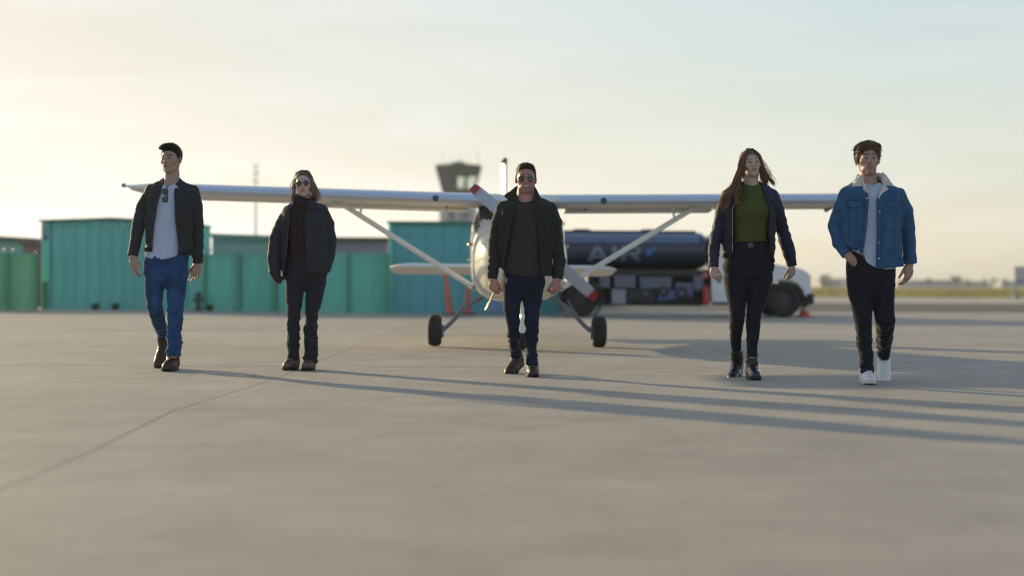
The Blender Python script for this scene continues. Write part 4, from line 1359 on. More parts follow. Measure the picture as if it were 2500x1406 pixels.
def add_hand(sh, wrist, d, t, n, size=1.0, curl=(20, 30, 20), spread=1.0, thumb=(.70, .62, .30), tcurl=18, vary=8):
    """wrist point, finger direction d, thumb side t, palm side n"""
    wrist = np.array(wrist, float)
    d = np.array(d, float); d /= np.linalg.norm(d)
    t = np.array(t, float); t -= d * (t @ d); t /= np.linalg.norm(t)
    n0 = np.array(n, float); nn = np.cross(d, t); nn = nn if nn @ n0 > 0 else -nn
    S = size
    def A(a, b, c): return wrist + (d * a + t * b + nn * c) * S
    sh.chain([(*A(-.02, 0, 0), .024 * S), (*A(.02, .003, 0), .023 * S)], .012)
    kn = [(.090, .030), (.094, .010), (.089, -.011), (.079, -.030)]
    for a, b in kn:
        sh.chain([(*A(.008, b * .45, 0), .0165 * S), (*A(a * .6, b * .85, -.001), .0145 * S), (*A(a, b, 0), .0115 * S)], .012)
    sh.chain([(*A(.015, .012, .006), .019 * S), (*A(.05, .024, .008), .015 * S)], .012)
    sh.chain([(*A(.02, -.018, .007), .016 * S), (*A(.06, -.026, .006), .013 * S)], .012)
    ln = [(.043, .027, .021), (.047, .031, .022), (.043, .028, .021), (.034, .021, .018)]
    for i, ((a, b), L3) in enumerate(zip(kn, ln)):
        p = A(a, b, 0); ang = 0; r = (.0098, .0100, .0094, .0084)[i] * S
        sp = R((6, 1, -4, -10)[i] * spread)
        for j, l in enumerate(L3):
            ang += R(curl[j] + vary * (i - 1) * (.6 if j == 0 else .4))
            v = (d * math.cos(sp) + t * math.sin(sp)) * math.cos(ang) + nn * math.sin(ang)
            q = p + v * l * S
            sh.chain([(*p, r), (*q, r * .90)], .0035)
            p = q; r *= .90
    p = A(.022, .024, .010); v = d * thumb[0] + t * thumb[1] + nn * thumb[2]; v /= np.linalg.norm(v)
    r = .0150 * S
    for j, l in enumerate((.040, .033, .026)):
        q = p + v * l * S
        sh.chain([(*p, r), (*q, r * .82)], .008 if j == 0 else .004)
        p = q; r *= .82
        v = v * math.cos(R(tcurl)) + (d * .8 + nn * .4) * math.sin(R(tcurl)); v /= np.linalg.norm(v)

def frame(f, up):
    f = np.array(f, float); f /= np.linalg.norm(f)
    u = np.array(up, float); u -= f * (u @ f); u /= np.linalg.norm(u)
    return np.stack([np.cross(-f, u) * 1.0, -f, u], 1)     # columns: right, back, up

def shoe(pr, name, origin, f, up, m, msole, L_=.285, shaft=.0, lean=(0, 0), shaft_r=.050, w=1.0, sole_h=.022, kind='boot', laces=None, heel=True):
    """origin: the point under the ankle on the sole; f: toe direction"""
    M3 = frame(f, up); k = L_ / .285
    S = Shape(.0048)
    toe_z = .030 if kind != 'boot' else .034
    S.chain([(0, .045 * k, .052, .036 * w), (0, -.03 * k, .056, .041 * w), (0, -.095 * k, .044, .043 * w), (-.004, -.150 * k, toe_z + .004, .036 * w), (-.004, -.180 * k, toe_z, .028 * w)], .03)
    S.chain([(0, .035 * k, .050, .038 * w), (0, .01 * k, .085, .043 * w)], .03)
    lx, ly = lean
    if shaft > 0:
        S.chain([(0, .018, .075, .046 * w), (lx * shaft * .5, .018 + ly * shaft * .5, .075 + shaft * .5, (.044 * w + shaft_r) / 2), (lx * shaft, .018 + ly * shaft, .075 + shaft, shaft_r)], .02)
        S.cut(lambda X, Y, Z: (Z - .075 - shaft) - .0 * X - .0 * Y)
    else:
        S.chain([(0, .03, .07, .040 * w), (0, .03, .098, .040 * w)], .02)
        S.ell((0, .022, .115), (.032, .034, .03), .012, 'd')
    S.folds((.03, .03, .014), .0035, 11, mask=lambda X, Y, Z: np.exp(-((Y + .02) / .05) ** 2) + .4)
    S.cut(lambda X, Y, Z: sole_h * .7 - Z)
    xf = (M3, np.array(origin, float))
    o = solid(name, S, m, pr.o, 1, xf)
    T = Shape(.0048)
    def sole_fn(X, Y, Z):
        pts = [(0, .045 * k, .034 * w), (.002, -.03 * k, .031 * w), (-.002, -.105 * k, .045 * w), (-.004, -.165 * k, .039 * w)]
        d = np.full(np.broadcast(X, Y).shape, 9.0)
        for (ax_, ay, ra), (bx, by, rb) in zip(pts[:-1], pts[1:]):
            ex, ey = bx - ax_, by - ay
            tt = np.clip(((X - ax_) * ex + (Y - ay) * ey) / (ex * ex + ey * ey), 0, 1)
            dd = np.hypot(X - ax_ - ex * tt, Y - ay - ey * tt) - (ra + (rb - ra) * tt)
            h = np.clip(.5 + .5 * (d - dd) / .02, 0, 1); d = d + (dd - d) * h - .02 * h * (1 - h)
        spring = np.clip(-(Y + .13 * k), 0, 1) * .16
        e = np.abs(Z - sole_h / 2 - spring) - sole_h / 2
        return np.maximum(d - .004, e)
    T.put(sole_fn, (-.06, -.22 * k, 0), (.06, .09 * k, sole_h + .02))
    if heel and kind == 'boot':
        T.ell((0, -.02 * k, 0), (.06, .03, .010), .006, 'd')
    so = solid('sole', T, msole, o, 1, xf)
    if laces:
        for i in range(laces[0]):
            z = laces[1] + i * laces[2]
            y = float(S.front(0, z))
            b = MB().tube([(-.024, y + .010, z), (-.006, y - .006, z + .004), (.012, y - .005, z - .003), (.026, y + .010, z + .004)], .0036, 6)
            b.v = [tuple(M3 @ np.array(v) + np.array(origin)) for v in b.v]
            b.build('lace', laces[3], o)
    return o, S, xf

def glasses(pr, P, m_frame, m_lens, a=.026, b=.023, kind='aviator', z0=.0, y0=-.104, temple=True):
    o = empty('sunglasses', parent=pr.o)
    for sx in (-1, 1):
        pts = []
        for k in range(22):
            t = 2 * math.pi * k / 22
            u, v = math.cos(t), math.sin(t)
            if kind == 'aviator':
                x = a * u * (1 - .10 * v) + (-.003 * (v < 0)) * v * 0; zz = b * v * (1.12 if v < 0 else .80) - .002 + .002 * u
            else:
                x = a * u; zz = b * v * .95
            pts.append((sx * (.033 + x), y0 + .010 * ((.033 + x) / .06) ** 2 + .002 * v, z0 + zz))
        c = (sx * .033, y0 - .002, z0)
        Wp = [tuple(P(*q)) for q in pts]
        MB().add([tuple(P(*c))] + Wp, [(0, k + 1, (k + 1) % 22 + 1) for k in range(22)]).build('lens', m_lens, o)
        MB().tube(Wp + [Wp[0]], .0016, 5, cap=False).build('rim', m_frame, o)
        if temple:
            MB().tube([tuple(P(sx * q[0], q[1], q[2])) for q in ((.058, y0 + .009, z0 + .006), (.072, y0 + .030, z0 + .006), (.079, -.01, z0 + .004), (.078, .012, .008))], .0018, 5).build('temple', m_frame, o)
    MB().tube([tuple(P(*q)) for q in ((-.010, y0 - .001, z0 + .006), (0, y0 - .004, z0 + .009), (.010, y0 - .001, z0 + .006))], .0018, 5).build('bridge', m_frame, o)
    return o

def locks(pr, name, guides, m, seed, n=30, spread=.012, r=.0035, wave=.006, freq=3.0, parent=None, clump=6):
    """strands that follow guide lines of points in person space"""
    rr = random.Random(seed); b = MB()
    for g, cnt, spr in guides:
        g = np.array(g, float); L_ = len(g)
        t = np.linspace(0, 1, L_); q = np.linspace(0, 1, 12)
        base = np.stack([np.interp(q, t, g[:, i]) for i in range(3)], 1)
        for _ in range(2):
            base[1:-1] = (base[:-2] + base[1:-1] * 2 + base[2:]) / 4
        for k in range(cnt):
            if k % max(1, cnt // clump) == 0:
                coff = np.array([rr.gauss(0, 1), rr.gauss(0, 1), rr.gauss(0, .6)]) * spr
                cph, cfr, ccut = rr.uniform(0, 6.28), freq * rr.uniform(.8, 1.3), rr.uniform(.82, 1.0)
            off = coff + .38 * np.array([rr.gauss(0, 1), rr.gauss(0, 1), rr.gauss(0, .6)]) * spr
            end = np.array([rr.gauss(0, 1), rr.gauss(0, 1), rr.gauss(0, 1)]) * spr * .5
            ph, fr = cph + rr.gauss(0, .35), cfr
            cut_ = ccut * rr.uniform(.88, 1.0)
            pts = []
            for i, u in enumerate(q * cut_):
                p = np.array([np.interp(u, q, base[:, j]) for j in range(3)])
                w_ = wave * min(1, u * 2)
                pts.append(p + off * (.35 + .65 * min(1, u * 2.5)) + end * u * u + np.array([math.sin(ph + fr * 6.28 * u), .6 * math.cos(ph + fr * 6.28 * u), 0]) * w_)
            rad = [r * rr.uniform(.6, 1.2) * (1 - .75 * (i / 11) ** 2) for i in range(12)]
            b.tube(pts, rad, 4)
    return b.build(name, m, parent or pr.o)

def fuzz(pr, P_c, Rm, hs, hair, m, flow, n, length, r, seed, lift=.25, name='short_strands', where=None):
    """short strands rooted all over a head of hair; flow: head-space point -> direction"""
    me = hair.data; nv = len(me.vertices)
    V = np.empty(nv * 3, np.float32); me.vertices.foreach_get('co', V); V = V.reshape(-1, 3).astype(float)
    N = np.empty(nv * 3, np.float32); me.vertices.foreach_get('normal', N); N = N.reshape(-1, 3).astype(float)
    c = np.array(P_c)
    q = (V - c) @ Rm / hs
    if (np.einsum('ij,ij->i', N, V - c - Rm @ np.array([0, .02, .03]))).mean() < 0: N = -N
    Nl = N @ Rm
    rg = np.random.default_rng(seed)
    ok = np.where((q[:, 2] > -.11) & (where(q) if where is not None else True))[0]
    pick = rg.choice(ok, min(n, len(ok)), replace=False)
    b = MB()
    for i in pick:
        d = np.array(flow(q[i])) + rg.normal(0, .13, 3)
        nn = Nl[i]; d = d - nn * min(0, d @ nn)
        d = d / (np.linalg.norm(d) + 1e-9)
        ln = length * rg.uniform(.5, 1.25)
        p0 = q[i] - nn * .003
        p1 = p0 + d * ln * .5 + nn * ln * lift
        p2 = p1 + d * ln * .5 + nn * ln * lift * .2 + rg.normal(0, .1, 3) * ln
        w = [c + Rm @ (p * hs) for p in (p0, p1, p2)]
        b.tube(w, [r, r * .8, r * .25], 3, cap=False)
    o = b.build(name, m, hair)
    return o

# ------------------------------------------------------------------ cloth, skin, hair
m_skin = mat('skin', (.4, .25, .18), rough=.48, attr='Col', var=.05, vs=60, spec=.35)
m_blackj = mat('black_jacket_cloth', (.027, .029, .034), sheen=0.35, rough=.72, spec=.25, var=.15, vs=25, bump=.25, bs=220, bdist=.002)
m_olivej = mat('dark_olive_cloth', (.023, .025, .022), sheen=0.35, rough=.75, spec=.25, var=.15, vs=20, bump=.25, bs=200, bdist=.002)
m_greyj = mat('charcoal_wax_cloth', (.026, .029, .037), sheen=0.3, rough=.7, spec=.25, var=.18, vs=16, bump=.25, bs=200, bdist=.002)
m_navyj = mat('navy_bomber_cloth', (.020, .022, .042), sheen=0.35, rough=.66, spec=.25, var=.15, vs=20, bump=.25, bs=220, bdist=.002)
m_rib = mat('dark_rib_knit', (.020, .020, .026), rough=.85, spec=.2, bump=.4, bs=120, bdist=.002)
m_denimj = mat('blue_denim', (.036, .095, .195), sheen=0.25, rough=.9, spec=.2, var=.22, vs=14, bump=.35, bs=260, bdist=.002)
m_denimseam = mat('denim_seam', (.035, .085, .185), rough=.85, var=.3, vs=40)
m_jean = mat('blue_jeans', (.022, .064, .160), sheen=0.3, rough=.9, spec=.2, var=.42, vs=8, vs3=(1.6, 1.6, 1), bump=.35, bs=260, bdist=.002)
m_djean = mat('dark_indigo_jeans', (.013, .017, .038), sheen=0.3, rough=.85, spec=.2, var=.2, vs=9, bump=.35, bs=260, bdist=.002)
m_bjean = mat('black_jeans', (.013, .014, .021), sheen=0.3, rough=.85, spec=.2, var=.2, vs=9, bump=.35, bs=260, bdist=.002)
m_gjean = mat('dark_grey_jeans', (.026, .026, .036), sheen=0.3, rough=.85, spec=.2, var=.2, vs=9, bump=.35, bs=260, bdist=.002)
m_whitet = mat('white_cotton', (.43, .49, .64), rough=.9, spec=.2, var=.04, vs=12, bump=.15, bs=200, bdist=.002)
m_browns = mat('brown_grey_knit', (.042, .035, .039), rough=.92, spec=.2, var=.15, vs=25, bump=.35, bs=150, bdist=.002)
m_maroon = mat('maroon_knit', (.034, .021, .024), rough=.95, spec=.2, var=.2, vs=30, bump=.5, bs=130, bdist=.003)
m_green_s = mat('olive_green_knit', (.075, .084, .026), rough=.92, spec=.2, var=.12, vs=25, bump=.4, bs=140, bdist=.002)
m_sherpa = mat('cream_sherpa', (.58, .55, .50), rough=.95, var=.10, vs=70, bump=1.0, bs=70, bdist=.01)
m_leather = mat('brown_leather', (.055, .031, .024), rough=.50, spec=.3, var=.25, vs=14, bump=.15, bs=90, coat=.03, bdist=.002)
m_suede = mat('tan_brown_leather', (.15, .080, .062), rough=.6, var=.2, vs=18, bump=.2, bs=90, bdist=.002)
m_blackl = mat('black_leather', (.012, .012, .014), rough=.20, var=.2, vs=14, bump=.2, bs=70, coat=.4, bdist=.002)
m_sole = mat('dark_rubber_sole', (.016, .014, .013), rough=.7)
m_wsole = mat('white_rubber_sole', (.62, .60, .56), rough=.55, var=.06, vs=20)
m_wleather = mat('white_leather', (.70, .69, .70), rough=.45, var=.05, vs=20, bump=.1, bs=60, bdist=.002)
m_metal = mat('dull_metal', (.45, .44, .42), rough=.35, metal=1.0)
m_lens = mat('dark_lens', (.004, .006, .005), rough=.06, spec=.7)
m_gold = mat('thin_gold_frame', (.25, .20, .12), rough=.35, metal=1.0)
m_bframe = mat('black_frame', (.010, .010, .012), rough=.3)
m_hblack = mat('black_hair', (.012, .010, .011), rough=.62, spec=.2, trans=.10)
m_hdark = mat('dark_brown_hair', (.034, .023, .017), rough=.6, spec=.2, trans=.15)
m_hbrown = mat('brown_hair', (.15, .098, .064), rough=.55, trans=.35)
m_hlight = mat('light_brown_hair', (.48, .32, .17), rough=.55, trans=.6)
m_hauburn = mat('auburn_hair', (.36, .215, .12), rough=.55, trans=.6)
m_red = MATS['signal_red']

def axes_for(pr, zr, fine, coarse=.014, f=.0034):
    """uneven grid for a body: fine near the listed boxes, coarse elsewhere"""
    out = []
    for i in range(3):
        lo, hi = zr[0][i], zr[1][i]
        q = [lo]
        ivs = [(b[0][i], b[1][i]) for b in fine]
        while q[-1] < hi:
            st = f if any(a - coarse < q[-1] < b for a, b in ivs) else coarse
            q.append(q[-1] + st)
        out.append(np.array(q, np.float32))
    return out

def body(pr, head_c, Rm, hs, neck, limbs, torso, hands, colf, male=True, smile=False, jaw=1.0):
    """one continuous figure under the clothes: head, neck, trunk, arms, hands, legs"""
    S = Shape(.0034)
    S.stack(torso, 0, 2.3)
    for l in limbs:
        S.chain(l, .03)
    P = add_head(S, head_c, Rm, hs, male, smile, neck, jaw)
    for h in hands:
        add_hand(S, **h)
    head_c = np.array(head_c)
    fine = [(head_c - [.11, .14, .17], head_c + [.11, .15, .15])]
    for h in hands:
        w = np.array(h['wrist']); d = np.array(h['d'], float); d /= np.linalg.norm(d)
        e = w + d * .17 * h.get('size', 1)
        fine.append((np.minimum(w, e) - .07, np.maximum(w, e) + .07))
    S.axes = axes_for(pr, (S.lo - .02, S.hi + .02), fine)
    o = solid('body', S, m_skin, pr.o, 1, color=colf)
    return P, o

def hair_cap(pr, P, head_c, Rm, hs, m, g=.012, zc=None, extra=(), fold=None, seed=1, h=.0042, part=None, back=.0):
    S = Shape(h)
    S.ell((0, .021 + back, .040 + back * .4), (.0755 + g, .096 + g, .082 + g), 0)
    for c, r, k in extra:
        S.ell(c, r, k)
    ys, zs = zip(*zc)
    if fold: S.folds(*fold, seed)
    S.cut(lambda X, Y, Z: (np.interp(np.ravel(Y), ys, zs)[None, :, None] - Z) * .8)
    if part is not None:
        S.cut(lambda X, Y, Z: .010 - np.hypot(X - part, (Z - .128) * .8) - .0 * Y)
    return solid('hair', S, m, pr.o, 1, (Rm * hs, np.array(head_c)))

def limb_scale(pts, f): return [(x, y, z, r * f) for x, y, z, r in pts]

def jacket(pr, name, m, rows, shoulders, sleeves, op_l, op_r, hem, ry_cut=0.0, n=2.5, h=.0058, folds=True, neck_rows=None, lip=.005, seed=1, cuffs=True, op_top=None, collar=None, arm_fold=.007):
    S = Shape(h)
    S.stack(pr.rows(rows), 0, n)
    hz = pr.level(hem)
    S.cut(lambda X, Y, Z: hz(X) - Z)
    for c in shoulders: S.chain(pr.pts(c), .03)
    for sl in sleeves: S.chain(pr.pts(sl), .018, kk=.005)
    xl, xr = pr.edge(op_l), pr.edge(op_r)
    yc = pr.TY
    if folds:
        armz = lambda X, Y, Z: 1.0
        S.folds((.11, .12, .085), arm_fold * .60, seed)
        S.folds((.060, .08, .055), arm_fold * .35, seed + 7, ridge=True)
        S.folds((.040, .08, .16), .0040, seed + 3)
        S.folds((.05, .06, .024), arm_fold * .22, seed + 4)
    if cuffs:
        for sl in sleeves:
            p = pr.pts(sl); a, b = np.array(p[-2][:3]), np.array(p[-1][:3])
            u = (b - a) / np.linalg.norm(b - a)
            # the sleeve ends flat, with a ribbed band
            q0 = b - u * .045
            S.chain([(*q0, p[-1][3] * 1.02), (*b, p[-1][3] * 1.0)], .006)
            e = b + u * .004
            S.cut(lambda X, Y, Z, e=e, u=u, b=b: np.where((X - b[0]) ** 2 + (Y - b[1]) ** 2 + (Z - b[2]) ** 2 < .012, np.maximum((X - e[0]) * u[0] + (Y - e[1]) * u[1] + (Z - e[2]) * u[2], -1), -1.0))
    if collar: S.chain(pr.pts(collar), .008)
    # a thicker lip along both front edges, then the open front
    S.ops.append((lambda X, Y, Z: -1.0, None, None, 0, 'cut'))
    front = lambda X, Y, Z: np.maximum(np.maximum(xl(Z) - X, X - xr(Z)), Y - yc - ry_cut)
    S.eval_lip = lip
    S.cut(lambda X, Y, Z: -front(X, Y, Z))
    S.eval()
    return S

def strap(pr, name, on, m, poly, **kw): return pr.patch(name, on, m, poly=poly, **kw)

def trousers(pr, rows, legs, m, seed=2, h=.0064, fold=.006, name='jeans', stackz=None):
    S = Shape(h)
    rows = list(rows); py, xl_, xr_, ry_ = rows[-1]; xm_ = (xl_ + xr_) / 2
    rows[-1] = (py - 20, xl_, xr_, ry_ * .97)
    rows += [(py - 4, xm_ - (xr_ - xl_) * .36, xm_ + (xr_ - xl_) * .36, ry_ * .86), (py + 10, xm_ - 14, xm_ + 14, ry_ * .52)]
    S.stack(pr.rows(rows), 0, 2.4)
    for l in legs: S.chain(pr.pts(l), .034, kk=.004)
    zk = [pr.J(0, y)[2] for y in (rows[-1][0] + 60, rows[-1][0] + 20)]
    def mask(X, Y, Z): return .35 + 1.1 * np.clip((zk[1] - Z) / .25, 0, 1)
    S.folds((.09, .10, .055), fold * .50, seed, mask)
    S.folds((.055, .06, .034), fold * .40, seed + 5, mask, True)
    S.folds((.035, .06, .20), fold * .5, seed + 9)
    S.folds((.05, .05, .022), fold * .22, seed + 2, mask)
    for l in legs:
        p = pr.pts(l); a, b = np.array(p[-2][:3]), np.array(p[-1][:3]); u = (b - a) / np.linalg.norm(b - a)
        e = b + u * .012
        S.cut(lambda X, Y, Z, e=e, u=u, b=b: np.where((X - b[0]) ** 2 + (Y - b[1]) ** 2 + (Z - b[2]) ** 2 < .02, (X - e[0]) * u[0] + (Y - e[1]) * u[1] + (Z - e[2]) * u[2], -1.0))
    o = solid(name, S, m, pr.o, 1)
    return S, o

def shirt(pr, name, m, rows, hem, neck, h=.0058, n=2.4, folds=.004, seed=4, extra=(), ring=None):
    S = Shape(h)
    S.stack(pr.rows(rows), 0, n)
    for c, r, k in extra: S.ell(c, r, k)
    if ring: S.chain(pr.pts(ring), .02)
    S.folds((.045, .08, .16), folds, seed)
    S.folds((.14, .10, .05), folds * .6, seed + 2)
    hz = pr.level(hem)
    S.cut(lambda X, Y, Z: hz(X) - Z)
    if neck:
        nz = pr.level(neck)
        S.cut(lambda X, Y, Z: np.where(Y < pr.TY + .02, Z - nz(X), -1.0))
    S.eval()
    return S, solid(name, S, m, pr.o, 1, done=True)

# ================================================================== the five people
# ---------- 1: man in black jacket, white T-shirt, blue jeans
p1 = Person(11.92, 420, .20, 'man in open black jacket, white T-shirt and blue jeans, leftmost of the five walkers')
hc, hR, hs = p1.J(418, 390.5) + [0, .0, 0], rot(-14, 3, -3), 1.0
slR = [(368, 467, 16), (350, 505, 17), (339, 548, 16.5, -.01), (329, 595, 14.5, -.05), (323.5, 625, 12.3, -.09)]
slL = [(472, 469, 16), (480, 505, 16.5), (484, 550, 15.5, .03), (483, 600, 14, .05), (482, 642, 12, .05)]
lgR = [(380, 676, 27), (375, 715, 23), (376, 745, 19.5, -.03), (385, 778, 17.5, .10), (396, 810, 15, .30), (400.5, 828, 14, .38)]
lgL = [(431, 676, 27), (431, 715, 22.5), (429, 750, 19.5, -.03), (426, 800, 18, -.03), (425, 845, 18, -.05), (424.5, 866, 18, -.06)]
bR = p1.pts([(368, 467, 12), (339, 548, 11), (325, 622, 9)]); bL = p1.pts([(472, 469, 12), (484, 550, 11, .03), (482, 640, 9, .05)])
wR, wL = p1.J(324, 627, .11), p1.J(481.5, 645, .25)
bR[-1] = (*wR, bR[-1][3]); bL[-1] = (*wL, bL[-1][3])
P1, b1 = body(p1, hc, hR, hs, (p1.J(419, 448), .056), [p1.pts([(372, 466, 13), (419, 452, 15), (470, 468, 13)]), bR, bL, limb_scale(p1.pts(lgR), .55), limb_scale(p1.pts(lgL), .55)],
    p1.rows([(450, 395, 443, .07), (470, 372, 466, .085), (560, 376, 458, .085), (620, 370, 452, .085), (655, 374, 450, .07)]),
    [dict(wrist=wR, d=(.10, -.05, -1), t=(.82, -.57, .1), n=(.57, .82, 0), size=.97, curl=(16, 26, 18), thumb=(.85, .50, .15)),
     dict(wrist=wL, d=(-.16, 0, -1), t=(-.85, -.5, 0), n=(-.5, .85, 0), size=.97, curl=(24, 38, 24), thumb=(.86, .46, .15))],
    face_colour(hc, hR, hs, (.37, .235, .185), (.27, .12, .10), (.02, .015, .012), True), jaw=1.0)
h1 = hair_cap(p1, P1, hc, hR, hs, m_hblack, .008, [(-.13, .074), (-.075, .072), (-.058, .058), (-.040, .040), (-.030, .008), (.02, -.008), (.05, -.045), (.09, -.07)],
         [((.005, -.040, .108), (.064, .068, .030), .02), ((-.030, -.068, .098), (.044, .036, .026), .015), ((.035, -.03, .098), (.045, .06, .028), .02)], ((.014, .05, .03), .0035), 3)
fuzz(p1, hc, hR, hs, h1, m_hblack, lambda q: (-.25 + q[0] * 3, .75, .25 if q[2] > .05 else -.3), 1700, .020, .0012, 41, .03, where=lambda q: q[:, 2] > .045)
fuzz(p1, hc, hR, hs, h1, m_hblack, lambda q: (0, .4, -.9), 900, .009, .0008, 42, .03, where=lambda q: q[:, 2] <= .05)
J1 = jacket(p1, 'jacket', m_blackj,
    [(447, 397, 440, .065), (453, 374, 464, .085), (460, 360, 477, .10), (470, 356, 481, .115), (495, 357, 480, .13), (530, 357, 476, .132), (575, 356, 471, .128), (632, 355, 470, .128)],
    [[(400, 452, 13), (370, 466, 15)], [(438, 452, 13), (471, 468, 15)]], [slR, slL],
    [(436, 402), (455, 403), (470, 399), (500, 391), (543, 384.5), (586, 380), (632, 379)], [(436, 432), (446, 431), (470, 432), (500, 434), (543, 436), (586, 441), (632, 444.5)],
    [(350, 613), (380, 615), (444, 624), (474, 621)], collar=[(400, 446, 3.5, -.055), (396, 441, 4, -.01), (400, 438, 4, .05), (419, 437, 4, .075), (438, 438, 4, .05), (441, 442, 4, -.01), (436, 447, 3.5, -.055)], seed=21, arm_fold=.0095)
jo1 = solid('jacket', J1, m_blackj, p1.o, 1, done=True)
p1.patch('hem_band', J1, m_rib, poly=[(355, 604), (379.5, 606), (379, 616), (355, 614)], off=.002, parent=jo1)
p1.patch('hem_band', J1, m_rib, poly=[(442, 612), (470, 611), (470, 622), (443.5, 624)], off=.002, parent=jo1)
p1.patch('zip', J1, m_bframe, line=[(400.5, 466), (391.5, 498), (384, 543), (379.5, 586), (378, 606)], width=.005, off=.002, t=.004, parent=jo1)
p1.patch('zip', J1, m_bframe, line=[(433.5, 466), (435.5, 498), (437.5, 543), (442.5, 586), (445, 612)], width=.005, off=.002, t=.004, parent=jo1)
for pl in ([(364, 575), (374, 597)], [(460, 572), (452, 598)]):
    p1.patch('pocket_seam', J1, m_bframe, line=pl, width=.004, off=.001, t=.003, parent=jo1)
s1, so1 = shirt(p1, 't_shirt', m_whitet, [(449, 398, 440, .075), (460, 374, 464, .095), (500, 366, 470, .108), (560, 362, 462, .105), (605, 357, 455, .108), (640, 354.5, 450, .112)],
    [(350, 623), (362, 629), (395, 636), (425, 630), (447, 621), (460, 618)], [(395, 449), (405, 452), (415, 459), (425, 453), (436, 448)], folds=.0045, seed=8)
# sunglasses hung by one temple in the shirt's neck
sg = tag(empty('sunglasses', p1.base + p1.J(412, 478)), 'dark folded sunglasses hanging from the neck of the white T-shirt', 'sunglasses')
yf = s1.front(p1.J(410, 478)[0], p1.J(410, 478)[2], .1) - .012
org = p1.J(412, 478)
def hp(px, py, d=0): q = p1.J(px, py); return np.array([q[0] - org[0], yf - org[1] + d, q[2] - org[2]])
for (cx_, cy_, rx_, ry_) in ((409.5, 469.5, 6.2, 6.6), (410.0, 489.5, 6.6, 7.0)):
    ring = [hp(cx_ + rx_ * math.cos(a), cy_ + ry_ * math.sin(a), -.003 * math.cos(a)) for a in np.linspace(0, 2 * math.pi, 20, endpoint=False)]
    MB().loft([[r_ + np.array([0, -.002, 0]) for r_ in ring], [r_ + np.array([0, .003, 0]) for r_ in ring]]).build('lens', m_lens, sg)
    MB().tube(ring + [ring[0]], .0028, 6, cap=False).build('rim', m_bframe, sg)
MB().tube([hp(415, 462), hp(416, 470, -.004), hp(416, 490, -.004), hp(415, 496)], .0045, 6).build('frame', m_bframe, sg)
MB().tube([hp(410, 476), hp(413, 479.5, -.003), hp(410, 483)], .003, 6).build('bridge', m_bframe, sg)
MB().tube([hp(415, 461, .0), hp(415.5, 456, .018), hp(414, 470, .026)], .003, 6).build('temple', m_bframe, sg)
S, jn1 = trousers(p1, [(616, 355, 460, .100), (640, 351, 460, .112), (665, 350.5, 459.5, .120), (688, 353, 458, .115)], [lgR, lgL], m_jean, 31, fold=.0125)
p1.patch('pocket_seam', S, m_denimseam, line=[(356, 662), (366, 654), (372, 640)], width=.004, off=.001, t=.004, parent=jn1)
p1.patch('pocket_seam', S, m_denimseam, line=[(454, 660), (444, 653), (438, 640)], width=.004, off=.001, t=.004, parent=jn1)
p1.patch('fly_seam', S, m_denimseam, line=[(407, 640), (408, 668), (407, 684)], width=.004, off=.001, t=.003, parent=jn1)
g = p1.J(422, 907, .21); shoe(p1, 'boot', (g[0], .205, 0), (-.02, -1, 0), (0, 0, 1), m_leather, m_sole, .30, shaft=.10, shaft_r=.052, w=1.12, sole_h=.026)
tR, aR = p1.J(383, 885, .44), p1.J(401, 838, .58)
f_ = tR - aR; up_ = np.array([-.05, -.75, .55])
M3 = frame(f_, up_); shoe(p1, 'boot', aR - M3 @ np.array([0, .02, .085]), f_, up_, m_leather, m_sole, .295, shaft=.09, lean=(.0, .25), shaft_r=.050, w=1.10, sole_h=.026)

# ---------- 2: woman in dark waxed jacket and sunglasses
p2 = Person(12.11, 742, .14, 'woman in sunglasses, loose charcoal jacket and maroon roll neck')
hc, hR, hs = p2.J(741.5, 451), rot(2, 2, -4), .94
slR = [(705, 516, 12.5), (686, 546, 16), (673, 587, 17, -.01), (668, 628, 16, -.04), (671.5, 662, 14.5, -.06), (679, 684, 10, -.07)]
slL = [(789, 513, 12.5), (801, 545, 15), (808, 588, 15.5, .04), (805, 628, 14, .02), (796, 655, 11.5, -.03)]
lgR = [(721, 690, 25), (719, 730, 20.5), (717.5, 766, 17, -.02), (716, 800, 16), (716.5, 840, 16, .03), (716.5, 873, 17, .04)]
lgL = [(771, 690, 25), (766.5, 730, 20.5), (761, 766, 17, -.02), (759.5, 800, 16.5), (758.5, 845, 17, .0), (758.5, 883, 17.5, -.02)]
bR = p2.pts([(709, 522, 8), (675, 585, 8), (672, 636, 7, -.04)]); bL = p2.pts([(785, 520, 8), (806, 587, 8, .04), (800, 645, 8, 0)])
P2, b2 = body(p2, hc, hR, hs, (p2.J(742, 497), .047), [p2.pts([(712, 518, 8), (742, 505, 11), (782, 517, 8)]), bR, bL, limb_scale(p2.pts(lgR), .55), limb_scale(p2.pts(lgL), .55)],
    p2.rows([(505, 726, 758, .06), (520, 716, 772, .075), (600, 716, 776, .08), (630, 708, 786, .08), (656, 710, 784, .065)]),
    [dict(wrist=p2.J(672, 640, .10), d=(.12, 0, -1), t=(.8, -.5, 0), n=(.5, .8, 0), size=.5, curl=(15, 20, 15), thumb=(.9, .2, .2)),
     dict(wrist=p2.J(799, 642, .14), d=(-.2, -.1, -1), t=(-.8, -.5, 0), n=(-.5, .8, 0), size=.4, curl=(60, 60, 40), thumb=(.9, .2, .3))],
    face_colour(hc, hR, hs, (.48, .335, .285), (.36, .13, .12), (.10, .06, .045), False), False, jaw=.95)
